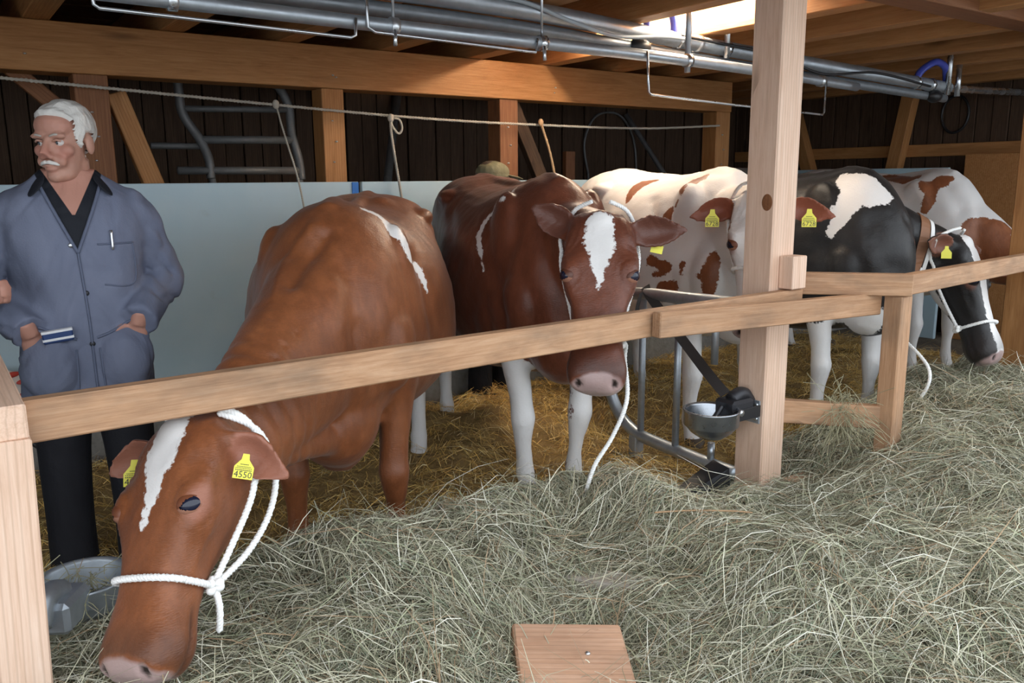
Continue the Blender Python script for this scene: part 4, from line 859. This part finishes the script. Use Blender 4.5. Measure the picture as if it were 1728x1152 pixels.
def person(label, loc, rz, head_rz, arms, top=1.70, coat='coatcloth', hair='hairwhite', cap=None, moustache=False, vneck=True, hem=.64, voxel=.0055, lean=0.0, trousers='trouser', face=True, pitch=0.0):
    root = empty('person', loc, rz); tag(root, label, 'person')
    T4 = Matrix.Translation(loc) @ Matrix.Rotation(rz, 4, 'Z')
    def fin(name, me, mat, parent=root):
        o = link(name, me, mat); o.matrix_basis = T4; attach(o, parent); return o
    k_ = top / 1.70
    hc = np.array([0, -.02 - lean, top - .135]); Rh = np.array(Matrix.Rotation(head_rz, 3, 'Z') @ Matrix.Rotation(pitch, 3, 'X'))
    hp = lambda x_, y_, z_: hc + Rh @ np.array([x_, y_, z_])
    b = Solid(); E_ = lambda c, r_: b.ell(hp(*c), r_, Rh)
    E_((0, .018, .042), (.075, .098, .083)); E_((0, -.018, -.018), (.062, .076, .098)); E_((0, -.024, -.075), (.053, .060, .048)); E_((0, -.074, -.104), (.027, .020, .020)); E_((0, -.035, -.098), (.046, .052, .028))
    for q in (1, -1):
        E_((q * .042, -.060, -.022), (.025, .024, .022)); E_((q * .030, -.080, .024), (.032, .016, .012)); E_((q * .080, .012, -.006), (.010, .021, .035)); E_((q * .014, -.103, -.040), (.0115, .013, .010)); E_((q * .028, -.078, -.055), (.022, .020, .022))
    b.tube([hp(0, -.086, .018), hp(0, -.101, -.005), hp(0, -.119, -.034)], [.010, .0115, .0155], 10)
    E_((0, -.091, -.068), (.025, .014, .007)); E_((0, -.089, -.079), (.022, .014, .008)); E_((0, -.05, .055), (.062, .045, .045))
    nb = np.array([0, .035, 1.44 * k_])
    b.tube([hp(0, .015, -.05), hp(0, .02, -.10) * .6 + nb * .4, nb + np.array([0, -lean * .5, 0]), (0, .03, 1.36 * k_)], [.056, .058, .064, .08], 16)
    zs = [(.90, .15, .11), (1.0, .14, .10), (1.15, .145, .10), (1.30, .155, .10), (1.38, .12, .08), (1.43, .07, .06)]
    b.loft([(0, .02 - lean * max(0, z_ - .9) * 1.6, z_ * k_, 1, 0, 0, 0, -1, 0, w_, d_, d_, 2.2, 0) for z_, w_, d_ in zs], n=30)
    for q in (1, -1): b.tube([(q * .085, .02, .95 * k_), (q * .10, .01, .5 * k_), (q * .105, .03, .10)], [.085, .06, .045], 14)
    for sh, el, wr, hd, sd, pn, cu in arms:
        b.tube([sh, el, wr], [.05, .045, .031], 12, 20); hand_into(b, wr, hd, sd, pn, cu)
    me = b.skin(voxel, 4, .5); co = getco(me); no = getno(me); rel = (co - hc) @ Rh
    for q in (1, -1):
        d_ = np.linalg.norm((rel - np.array([q * .031, -.090, .003])) * np.array([.8, .6, 1.1]), axis=1); co -= no * (.0085 * np.exp(-(d_ / .013) ** 2))[:, None]
        d_ = np.linalg.norm(rel - np.array([q * .0075, -.113, -.047]), axis=1); co -= no * (.004 * np.exp(-(d_ / .005) ** 2))[:, None]
    dm = np.abs(rel[:, 2] + .0735) + 10 * np.maximum(0, np.abs(rel[:, 0]) - .024) + 10 * np.maximum(0, rel[:, 1] + .06); co -= no * (.004 * np.exp(-(dm / .003) ** 2))[:, None]
    for zf in (.045, .056, .067): co -= no * (.0012 * np.exp(-((rel[:, 2] - zf - .1 * rel[:, 0] ** 2) / .002) ** 2) * (rel[:, 1] < -.05))[:, None]
    for q in (1, -1):   # smile folds
        dl = np.abs((rel[:, 0] * q - .026) + (rel[:, 2] + .05) * .45); co -= no * (.0022 * np.exp(-(dl / .003) ** 2) * ((rel[:, 2] < -.03) & (rel[:, 2] > -.085) & (rel[:, 1] < -.05)))[:, None]
    setco(me, co)
    ru = np.maximum(np.exp(-(np.linalg.norm(rel - np.array([0, -.115, -.03]), axis=1) / .03) ** 2), np.maximum(*[np.exp(-(np.linalg.norm(rel - np.array([q * .045, -.075, -.03]), axis=1) / .03) ** 2) for q in (1, -1)]))
    ru = np.maximum(ru, np.exp(-(np.linalg.norm(rel - np.array([0, -.088, -.077]), axis=1) / .016) ** 2)); ru = np.maximum(ru, .5 * np.exp(-((rel[:, 2] - .06) / .03) ** 2) * (rel[:, 1] < -.03)); ru = np.maximum(ru, (np.linalg.norm(rel, axis=1) > .3) * .35)
    setattrf(me, 'ruddy', ru); body = fin('body', me, M['skin'])
    # hair grown from the scalp
    if hair:
        zl = np.interp(rel[:, 1], [-.12, -.085, -.062, -.045, -.03, -.012, .0, .03, .045, .07, .1], [.098, .088, .078, .066, .0, -.022, .028, .030, -.03, -.06, -.07])
        inh = smoothstep(rel[:, 2] - zl, -.004, .010) * (np.abs(rel[:, 0]) < .12) * (np.abs(rel[:, 1]) < .14) * (rel[:, 2] < .16)
        nz = np.array([mnoise.noise(Vector((r_[0] * 60, r_[1] * 25, r_[2] * 40))) for r_ in rel[inh > 0]]); amp = np.zeros(len(co)); amp[inh > 0] = .010 + .005 * nz
        amp += .006 * smoothstep(rel[:, 2], .05, .11) * inh
        near = (np.linalg.norm(rel, axis=1) < .2); hm = me.copy(); setco(hm, co + no * (amp * inh - .012 * (1 - inh))[:, None])
        bm = bmesh.new(); bm.from_mesh(hm); bm.verts.ensure_lookup_table(); bmesh.ops.delete(bm, geom=[bm.verts[i] for i in np.where(inh < .02)[0]], context='VERTS'); bm.to_mesh(hm); bm.free()
        fin('hair', hm, M[hair])
    if face:
        for q in (1, -1):
            V, F = ell_vf(hp(q * .031, -.0700, .003), (.0125, .0125, .0120)); e = fin('eye', mesh('eye', V, F, True), M['eyewhite'])
            V, F = ell_vf(hp(q * .031 - .002, -.0795, .003), (.0062, .004, .0062)); fin('iris', mesh('iris', V, F, True), M['iris'], e)
            V, F = tube_vf(catmull([hp(q * .044, -.083, .007), hp(q * .033, -.0895, .0115), hp(q * .018, -.086, .007)], 10), [.0035] * 10, 8); fin('eyelid', mesh('eyelid', V, F, True), M['skin'], e)
            V, F = tube_vf(catmull([hp(q * .050, -.081, .023), hp(q * .034, -.093, .029), hp(q * .014, -.094, .024)], 10), np.interp(np.linspace(0, 1, 10), [0, .5, 1], [.002, .0038, .003]), 8)
            fin('eyebrow', mesh('eyebrow', V, F, True), M['browgrey'])
        if moustache:
            m_ = Solid()
            for q in (1, -1): m_.tube([hp(q * .002, -.105, -.056), hp(q * .018, -.101, -.060), hp(q * .032, -.089, -.067)], [.0072, .0066, .004], 10, 14)
            fin('moustache', m_.skin(.003, 2), M['hairwhite'])
    # trousers and shoes
    t = Solid()
    t.loft([(0, .02, z_ * k_, 1, 0, 0, 0, -1, 0, w_, d_, d_, 2.3, 0) for z_, w_, d_ in ((.80, .165, .125), (.92, .175, .13), (1.04, .165, .12))], n=14)
    for q in (1, -1): t.tube([(q * .085, .02, .92 * k_), (q * .095, .015, .7 * k_), (q * .105, .005, .5 * k_), (q * .11, .02, .25 * k_), (q * .11, .025, .05)], [.105, .10, .085, .078, .082], 16)
    fin('trousers', t.skin(.011, 4), M[trousers])
    for q in (1, -1):
        s_ = Solid(); s_.ell((q * .11, -.05, .045), (.048, .13, .045)); s_.ell((q * .11, .04, .06), (.045, .06, .055)); fin('shoe', s_.skin(.009, 3), M['shoe'])
    # coat
    c_ = Solid()
    secs = [(hem, .222, .168), (.72, .215, .165), (.82, .21, .16), (.95, .202, .154), (1.08, .202, .150), (1.22, .215, .148), (1.33, .220, .130), (1.395, .195, .108), (1.44, .14, .088), (1.485, .088, .078)]
    c_.loft([(0, .02 - lean * max(0, z_ - .9) * 1.6, z_ * k_, 1, 0, 0, 0, -1, 0, w_, d_, d_, 2.35, 0) for z_, w_, d_ in secs], n=50, seg=40)
    for sh, el, wr, hd, sd, pn, cu in arms:
        sh, el, wr = map(np.array, (sh, el, wr)); c_.tube([sh * np.array([.8, 1, 1]) + np.array([0, 0, .0]), sh, (sh + el) / 2, el, (el + wr) / 2, wr], [.062, .068, .070, .070, .064, .057], 18, 40)
        c_.tube([wr - (wr - el) / np.linalg.norm(wr - el) * .05, wr + (wr - el) / np.linalg.norm(wr - el) * .01], [.061, .061], 18, 6)
    if vneck:
        for q in (1, -1): c_.ell((q * .112, -.100, .840), (.097, .082, .122))
    me = c_.skin(.0085, 5); co = getco(me); no = getno(me)
    # cloth folds
    fold = np.array([mnoise.fractal(Vector((p[0] * 5.5 + p[2] * 1.5, p[1] * 5.5, p[2] * 2.2)), 1.0, 2.0, 3) for p in co]); drag = np.array([mnoise.noise(Vector((p[0] * 14, p[1] * 14, p[2] * 9 - abs(p[0]) * 12))) for p in co])
    crease = np.maximum(0, 1 - 5 * np.abs(np.array([mnoise.noise(Vector((p[0] * 7 + 3, p[1] * 7, p[2] * 11 + abs(p[0]) * 9))) for p in co])))
    arm = smoothstep(np.abs(co[:, 0]), .19, .25); co += no * (.009 * fold + (.004 + .006 * arm) * drag - (.004 + .007 * arm) * crease)[:, None]; setco(me, co)
    xx, zz = co[:, 0], co[:, 2] / k_; fr = (no[:, 1] < .35) & (np.abs(co[:, 0]) < .2)
    if vneck:
        halfw = .092 * (zz - 1.205) / .24; sf = np.where(fr & (zz > 1.15), np.minimum(halfw - np.abs(xx - .0), 1), -.05); hw2 = .052 * (zz - 1.325) / .10; bf = np.where(fr & (zz > 1.2), hw2 - np.abs(xx), -.05)
    else: sf = np.full(len(co), -.05); bf = sf
    setattrf(me, 'shirt', sf); setattrf(me, 'bare', bf)
    coat_o = fin('coat', me, M[coat])
    # trims projected on the coat front
    from mathutils.bvhtree import BVHTree
    bv = BVHTree.FromPolygons([Vector(p) for p in co], [tuple(p.vertices) for p in me.polygons])
    def fy(x_, z_, off=.003):
        r_ = bv.ray_cast(Vector((x_, -1, z_)), Vector((0, 1, 0))); return np.array([x_, (r_[0].y if r_[0] is not None else -.15) - off, z_])
    def seam(pts, r_, name, mat): 
        P = catmull(pts, 30); P = np.array([fy(a[0], a[1], r_ * .4) for a in P]); V, F = tube_vf(P, [r_] * len(P), 6); return fin(name, mesh(name, V, F, True), mat, coat_o)
    if vneck:
        seam([(.0, 1.21), (.012, 1.0), (.014, .85), (.016, .68)], .0045, 'placket', M['coatplain'])
        seam([(.0, 1.21), (.05, 1.33), (.09, 1.43)], .006, 'lapel_edge', M['coatplain']); seam([(.0, 1.21), (-.05, 1.33), (-.09, 1.43)], .006, 'lapel_edge', M['coatplain'])
        for q in (1, -1):
            seam([(q * .03, .925), (q * .085, .945), (q * .14, .975)], .005, 'pocket_edge', M['coatplain']); seam([(q * .035, .89), (q * .05, .70), (q * .12, .665), (q * .19, .70)], .0035, 'pocket_seam', M['coatplain'])
        seam([(.06, 1.235), (.17, 1.235)], .0035, 'breast_pocket', M['coatplain']); seam([(.17, 1.235), (.165, 1.10), (.07, 1.10)], .003, 'breast_pocket', M['coatplain'])
        for x_, z_, mt in ((-.018, 1.235, 'chrome'), (.012, 1.075, 'castiron'), (.014, .905, 'castiron'), (.015, .74, 'castiron')):
            p = fy(x_, z_, .001); V, F = ell_vf(p, (.009, .005, .009)); fin('button', mesh('button', V, F, True), M[mt], coat_o)
        p0 = fy(.105, 1.28, .008); p1 = fy(.105, 1.215, .006); V, F = tube_vf(np.linspace(p0, p1, 6), [.0045] * 6, 8); pen = fin('pen', mesh('pen', V, F, True), M['chrome'], coat_o)
        # shirt collar
        for q in (1, -1):
            top_ = [(q * .008 + q * .05, -.045, 1.475), (q * .075, .0, 1.485), (q * .07, .06, 1.49)]
            pts = [(q * .050, -.075, 1.455), (q * .085, -.02, 1.475), (q * .07, .06, 1.49), (q * .085, .075, 1.45), (q * .125, -.015, 1.425), (q * .135, -.115, 1.365)]
            pts = [np.array(p) * np.array([1, 1, k_]) for p in pts]; V = [p + np.array([0, -.006, .004]) for p in pts] + [p + np.array([0, .006, -.006]) for p in pts]
            F = [(0, 1, 4, 5), (1, 2, 3, 4), (6, 11, 10, 7), (7, 10, 9, 8)] + [(i, 6 + i, 6 + (i + 1) % 6, (i + 1) % 6) for i in range(6)]
            cm = mesh('collar', V, F, True); o = fin('shirt_collar', cm, M['blackshirt']); sm = o.modifiers.new('s', 'SUBSURF'); sm.levels = 2; sm.render_levels = 2
    if cap:
        V = []; F = []; S_ = Solid(); S_.ell(hp(0, .012, .068), (.094, .112, .070), Rh); S_.ell(hp(0, .012, .045), (.095, .114, .03), Rh); co_o = fin('cap_crown', S_.skin(.006, 4), M[cap])
        S_ = Solid(); S_.ell(hp(0, -.115, .040), (.075, .085, .009), np.array(Matrix(Rh) @ Matrix.Rotation(R(12), 3, 'X'))); fin('cap_brim', S_.skin(.005, 2), M[cap])
    return root, hp
A_ = lambda q, el, wr: ((q * .18, .02, 1.345), el, wr, (-q * .30, .20, -1), (-q, .15, 0), (-q, 0, 0), .2)
man, _ = person('white-haired man with moustache in grey-blue work coat, hands in pockets', (.42, 3.17, 0), R(-6), R(-36), [A_(1, (.275, .075, 1.10), (.165, -.128, .975)), A_(-1, (-.285, .07, 1.10), (-.168, -.128, .965))], moustache=True, pitch=R(4))
M['navy'] = newmat('navy_cloth', (.02, .05, .16), .7); M['whitecloth'] = newmat('white_cloth', (.75, .76, .78), .7)
mw = wm(man); pcl = box('pocket_cloth', (-.045, -.012, -.02), (.045, .012, .02), M['navy'], None, .004); pcl.matrix_basis = mw @ Matrix.Translation((-.085, -.148, .944)) @ Matrix.Rotation(R(-6), 4, 'Y'); attach(pcl, man)
for z_ in (-.008, .017):
    q_ = box('white_stripe', (-.046, -.0135, -.004), (.046, .0135, .004), M['whitecloth'], None, .001); q_.matrix_basis = pcl.matrix_basis @ Matrix.Translation((0, 0, z_)); attach(q_, pcl)
capm, _ = person('person in an olive peaked cap almost hidden behind the dark red cow', (2.975, 4.42, 0), R(10), R(70), [((.185, .02, 1.21), (.25, .05, .97), (.24, -.05, .74), (0, -.1, -1), (0, -1, 0), (-1, 0, 0), .3), ((-.185, .02, 1.21), (-.25, .05, .97), (-.24, -.05, .74), (0, -.1, -1), (0, -1, 0), (1, 0, 0), .3)],
                 top=1.55, coat='darkjacket', hair='hairbrown', cap='olive', vneck=False, voxel=.008)
# ================================================================== hay and straw
class VNoise:
    def __init__(s, seed): s.g = np.random.default_rng(seed).random((64, 64))
    def __call__(s, x, y):
        xi = np.floor(x).astype(int); yi = np.floor(y).astype(int); fx = x - xi; fy = y - yi; fx = fx * fx * (3 - 2 * fx); fy = fy * fy * (3 - 2 * fy)
        g = lambda a, b: s.g[a % 64, b % 64]
        return (g(xi, yi) * (1 - fx) + g(xi + 1, yi) * fx) * (1 - fy) + (g(xi, yi + 1) * (1 - fx) + g(xi + 1, yi + 1) * fx) * fy
vn = [VNoise(i) for i in range(6)]
def fbm(x, y, sc, k0=0):
    return (vn[k0](x * sc, y * sc) - .5) + .5 * (vn[k0 + 1](x * sc * 2.1 + 7, y * sc * 2.1) - .5) + .25 * (vn[k0 + 2](x * sc * 4.3, y * sc * 4.3 + 3) - .5)
CTRL = np.array([  # X, Y, z
    (.0, 2.05, .24), (.25, 1.85, .30), (.45, 1.75, .30), (.60, 2.2, .26), (.78, 2.25, .33), (1.0, 2.28, .37), (1.25, 2.3, .35), (1.53, 2.3, .31), (2.02, 2.3, .30), (2.45, 2.3, .15), (2.7, 2.35, .06), (2.85, 2.3, .08), (3.3, 2.25, .19), (3.7, 2.2, .22),
    (4.0, 2.1, .36), (4.5, 2.1, .36), (4.9, 2.05, .36), (5.5, 2.1, .34), (.9, 1.8, .33), (.75, 1.5, .30), (1.2, 1.9, .26), (1.6, 1.9, .20), (1.6, 1.65, .18), (1.35, 1.52, .07), (1.45, 1.45, .08), (1.25, 1.5, .08), (1.15, 1.65, .20), (1.75, 1.4, .28), (2.1, 1.7, .26), (2.5, 1.8, .20), (2.9, 1.85, .22),
    (2.2, 1.2, .30), (3.0, 1.4, .30), (3.6, 1.6, .34), (4.2, 1.6, .40), (5.0, 1.5, .42), (1.0, 1.1, .22), (1.5, .9, .24), (2.2, .7, .26), (3.2, .8, .3), (.5, 1.2, .2), (6, 1.6, .35)])
def hay_h(x, y):
    x = np.asarray(x, float); y = np.asarray(y, float); num = np.zeros_like(x); den = np.full_like(x, 1e-6)
    for cx, cy, cz in CTRL:
        w_ = np.exp(-((x - cx) ** 2 + (y - cy) ** 2) / (2 * .2 ** 2)) + 1e-4 / (.05 + (x - cx) ** 2 + (y - cy) ** 2); num += w_ * cz; den += w_
    z = num / den + .085 * fbm(x, y, 3.0) + .03 * fbm(x, y, 9.0, 2)
    back = 1 - smoothstep(y, 2.30, 2.62); front = smoothstep(y, -.1, .5); left = smoothstep(x, -.35, .1)
    return np.maximum(z, .02) * back * front * left
def strandmat(name, rough=.7):
    m = newmat(name, (.4, .38, .25), rough, spec=.3); k = N(m); _, c = k.attr('tint'); k.l(c, k.b.inputs['Base Color'])
    k.b.inputs['Subsurface Weight'].default_value = 0.0
    return m
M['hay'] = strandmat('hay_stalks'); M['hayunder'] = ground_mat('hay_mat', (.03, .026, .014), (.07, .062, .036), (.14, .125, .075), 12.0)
M['strawunder'] = ground_mat('straw_mat', (.16, .10, .03), (.32, .20, .07), (.52, .36, .14), 9.0)
def heap(name, hf, x0, x1, y0, y1, st, mat, parent=None, cut=.012):
    xs = np.arange(x0, x1 + st / 2, st); ys = np.arange(y0, y1 + st / 2, st); X, Y = np.meshgrid(xs, ys, indexing='ij'); Z = hf(X, Y)
    ny = len(ys); V = np.stack([X, Y, Z - .004], -1).reshape(-1, 3); F = []
    ok = Z > cut
    for i in range(len(xs) - 1):
        for j in range(ny - 1):
            if ok[i, j] or ok[i + 1, j] or ok[i, j + 1] or ok[i + 1, j + 1]: a = i * ny + j; F.append((a, a + ny, a + ny + 1, a + 1))
    me = bpy.data.meshes.new(name); me.from_pydata(V.tolist(), [], F); me.update(); me.polygons.foreach_set('use_smooth', [True] * len(F))
    bm = bmesh.new(); bm.from_mesh(me); bmesh.ops.delete(bm, geom=[v for v in bm.verts if not v.link_faces], context='VERTS'); bm.to_mesh(me); bm.free()
    return link(name, me, mat, parent)
def strands(name, x, y, hf, lmin, lmax, wmin, wmax, pal, mat, parent, seed, lift=.012, up=.10, swirl=2.2, nseg=4, base=0.0, drop=0.0):
    g = np.random.default_rng(seed); n = len(x)
    L = lmin + (lmax - lmin) * g.random(n) ** 2.2
    az = fbm(x, y, swirl, 1) * 9 + g.normal(0, 1.0, n); curl = g.normal(0, 2.2, n) * (.12 / np.maximum(L, .06)) * .5
    t = np.linspace(0, 1, nseg)[None, :]
    a = az[:, None] + curl[:, None] * (t - .5)
    stp = L[:, None] / (nseg - 1)
    dx = np.cumsum(np.cos(a) * stp, 1) - np.cos(a[:, :1]) * stp; dy = np.cumsum(np.sin(a) * stp, 1) - np.sin(a[:, :1]) * stp
    px = x[:, None] + dx; py = y[:, None] + dy
    off = g.random(n)[:, None] * lift + g.random(n)[:, None] * lift * 1.2 * np.sin(np.pi * t)
    st = g.random(n) < up; off = off + (st * g.random(n) * .55)[:, None] * L[:, None] * t ** 1.2
    h0 = hf(px.ravel(), py.ravel()).reshape(px.shape); hc = hf(x, y)[:, None]
    hz = np.maximum(h0, hc - .06 - .35 * t * L[:, None]); pz = hz + off + base
    C = np.stack([px, py, pz], -1); T = np.gradient(C, axis=1); T /= np.linalg.norm(T, axis=2, keepdims=True) + 1e-9
    roll = g.normal(0, .7, n)[:, None, None]; upv = np.array([0, 0, 1.0]); sd = np.cross(T, np.broadcast_to(upv, T.shape)); sd /= np.linalg.norm(sd, axis=2, keepdims=True) + 1e-9; nr = np.cross(sd, T)
    ax = sd * np.cos(roll) + nr * np.sin(roll); w_ = (wmin + (wmax - wmin) * g.random(n) ** 2)[:, None, None] * np.array([1, 1, .9, .35] if nseg == 4 else np.linspace(1, .3, nseg))[None, :, None] * .5
    V = np.concatenate([C - ax * w_, C + ax * w_], 2).reshape(n, nseg, 2, 3).reshape(-1, 3)
    idx = np.arange(n)[:, None] * nseg * 2 + np.arange(nseg - 1)[None, :] * 2
    F = np.stack([idx, idx + 1, idx + 3, idx + 2], -1).reshape(-1, 4)
    me = bpy.data.meshes.new(name); me.vertices.add(len(V)); me.vertices.foreach_set('co', V.astype(np.float32).ravel())
    me.loops.add(F.size); me.loops.foreach_set('vertex_index', F.astype(np.int32).ravel()); me.polygons.add(len(F))
    me.polygons.foreach_set('loop_start', np.arange(0, F.size, 4, dtype=np.int32)); me.update(calc_edges=True)
    P_ = np.array(pal, float); wts = P_[:, 3] / P_[:, 3].sum(); ci = g.choice(len(P_), n, p=wts); cc = P_[ci, :3] * (.75 + .5 * g.random(n))[:, None]
    cl = np.concatenate([np.repeat(cc, nseg * 2, 0), np.ones((n * nseg * 2, 1))], 1)
    at = me.attributes.new('tint', 'FLOAT_COLOR', 'POINT'); at.data.foreach_set('color', cl.astype(np.float32).ravel())
    o = link(name, me, mat, parent); o['kind'] = 'stuff'; return o
HAYPAL = [(.33, .315, .215, 4), (.43, .41, .29, 4), (.20, .20, .125, 3), (.58, .55, .42, 2), (.30, .22, .14, 2.0), (.25, .30, .205, 2), (.68, .66, .55, .9), (.11, .10, .065, 2)]
hay = heap('hay_heap', hay_h, -.4, 6.8, -.1, 2.66, .035, M['hayunder']); tag(hay, 'deep loose grey-green hay spread along the feeding fence', 'hay', kind='stuff')
g_ = np.random.default_rng(3)
def scatter(n, hf, x0, x1, y0, y1, thr=.02, near=True):
    x = g_.uniform(x0, x1, n * 3); y = g_.uniform(y0, y1, n * 3); ok = hf(x, y) > thr
    d = np.hypot(x, y); vis = (np.abs((x * .817 - y * .576)) < (x * .576 + y * .817) * .72 + .3) & (x * .576 + y * .817 > 1.2)
    if near: ok &= vis & (g_.random(n * 3) < np.clip((2.6 / np.maximum(d, 1)) ** 1.3, .25, 1))
    return x[ok][:n], y[ok][:n]
x, y = scatter(165000, hay_h, -.3, 6.6, .2, 2.62)
strands('hay_stalks', x, y, hay_h, .05, .22, .0009, .0024, HAYPAL, M['hay'], hay, 11, lift=.02, up=.10)
x, y = scatter(16000, hay_h, -.3, 6.6, .2, 2.6)
strands('long_stalks', x, y, hay_h, .12, .36, .0014, .0034, [(.50, .475, .34, 3), (.62, .60, .47, 2), (.36, .37, .24, 2), (.74, .72, .61, 1), (.40, .28, .17, 1)], M['hay'], hay, 12, lift=.035, up=.22)
# golden bedding straw
def straw_h(x, y):
    x = np.asarray(x, float); y = np.asarray(y, float)
    z = .05 + .09 * np.exp(-((x - 2.6) ** 2 / .5 + (y - 3.9) ** 2 / .12)) + .07 * np.exp(-((x - 3.7) ** 2 / .25 + (y - 3.7) ** 2 / .2)) + .07 * fbm(x, y, 4.0)
    return np.maximum(z, .004) * smoothstep(y, 2.3, 2.5) * (1 - smoothstep(y, 4.45, 4.56)) * smoothstep(x, -.2, .4) * (1 - smoothstep(x, 6.4, 6.9))
STPAL = [(.78, .52, .15, 4), (.88, .66, .27, 3), (.60, .37, .11, 3), (.36, .22, .09, 1.5), (.9, .78, .45, 1)]
stw = heap('straw_bedding', straw_h, .0, 6.9, 2.3, 4.6, .05, M['strawunder'], cut=.006); tag(stw, 'golden straw bedding strewn under the cows', 'straw', kind='stuff')
x, y = scatter(24000, straw_h, 0, 6.6, 2.3, 4.55, thr=.008, near=False)
strands('straw_stalks', x, y, straw_h, .05, .2, .002, .005, STPAL, M['hay'], stw, 21, lift=.03, up=.08, nseg=3)
# ================================================================== odds and ends
M['greyplank'] = wood('grey_plank', (.28, .24, .20), (.36, .32, .27), (.44, .40, .35), dirt=.2)
# sawn block half sunk in the hay, pale plank showing through
bt = Matrix.Translation((1.23, 1.48, .158)) @ Matrix.Rotation(R(-30), 4, 'Z') @ Matrix.Rotation(R(14), 4, 'X') @ Matrix.Rotation(R(5), 4, 'Y')
bk = bpy.data.objects.new('wood_block', boxmesh(.30, .34, .09, .006).copy()); col.objects.link(bk); bk.data.materials.clear(); bk.data.materials.append(M['block']); bk.matrix_basis = bt
tag(bk, 'reddish sawn wooden block with a nail half buried in the hay', 'block')
nv, nf = ell_vf((.04, .06, .046), (.007, .007, .004)); nl = mobj('nail', nv, nf, M['chrome'], None, True); nl.matrix_basis = bt; attach(nl, bk)
pk = beam('loose_plank', (1.48, 2.0, .195), (1.72, 1.66, .195), .09, .03, M['greyplank']); tag(pk, 'pale dusty plank showing through the hay', 'plank')
tag(tube('twig', [(1.89, 1.86, .335), (2.0, 1.80, .335), (2.12, 1.72, .33), (2.17, 1.68, .325)], [.003] * 32, M['twine'], seg=6, n=32), 'thin tan twig lying on top of the hay', 'twig')
kv, kf = ell_vf((PX, PY + .036, 1.335), (.0025, .026, .034)); kk = mobj('knot', kv, kf, M['brownpost'], cp, True)
# feed bag against the panel behind the man
fb = empty('feed_bag', (.2, 4.6, .30)); tag(fb, 'white paper feed bag with red print leaning on the panel', 'bag')
sb = Solid(); sb.ell((.12, 4.575, .43), (.25, .06, .135)); sb.ell((.12, 4.575, .50), (.23, .035, .07)); link('bag_body', sb.skin(.012, 4), M['bag'], fb)
for q, (x_, z_, w_) in enumerate(((.26, .535, .09), (.32, .50, .08), (.22, .475, .08), (.30, .43, .09), (.2, .40, .07), (.31, .37, .08))):
    V, F = ell_vf((x_, 4.535 - .006 + abs(z_ - .45) * .2, z_), (w_ * .5, .012, .014), np.array(Matrix.Rotation(R(-9), 3, 'Y'))); mobj('red_print', V, F, M['redprint'], fb, True)
tag(tube('fork_handle', [(.52, 4.25, .03), (.06, 4.505, .47)], .014, M['blackplastic'], seg=8), 'dark handle leaning behind the legs of the man', 'handle')
# hay caught on the low rail
def tuft(name, c, n, r_, L, lab, seed):
    g = np.random.default_rng(seed); root = None; V = []; F = []
    for i in range(n):
        p = np.array(c) + g.normal(0, 1, 3) * np.array(r_); d = g.normal(0, 1, 3) * np.array([.6, .6, .5]) + np.array([0, 0, -.7]); d /= np.linalg.norm(d); l_ = L * (.5 + g.random())
        P = [p, p + d * l_ * .5 + g.normal(0, .01, 3), p + d * l_ + g.normal(0, .02, 3)]; v, f = tube_vf(catmull(P, 6), [.0012] * 6, 3, len(V)); V += v; F += f
    o = mobj(name, V, F, M['hayplain']); tag(o, lab, 'hay', kind='stuff'); return o
M['hayplain'] = newmat('loose_hay', (.34, .32, .2), .8)
tuft('hay_tuft', (3.15, 2.0, .46), 260, (.035, .035, .035), .16, 'tuft of hay hanging over the low rail', 5)
tuft('hay_tuft', (.22, 2.25, .43), 60, (.06, .06, .012), .08, 'wisps of hay lying on the water bowl', 6)
# second person, mostly out of view, one hand raised beside the man
def bent(q, el, wr, hd): return ((q * .185, .02, 1.37), el, wr, hd, (0, 0, 1), (-q, 0, 0), .55)
oth, _ = person('person in a dark jacket standing next to the man in the work coat', (-.135, 2.99, 0), R(50), R(60), [bent(1, (.235, .02, 1.10), (.16, -.20, 1.10), (-.2, -1, .15)), ((-.185, .02, 1.37), (-.26, .05, 1.1), (-.25, -.06, .86), (0, -.1, -1), (0, -1, 0), (1, 0, 0), .3)], coat='darkjacket', hair='hairbrown', vneck=False, voxel=.008)
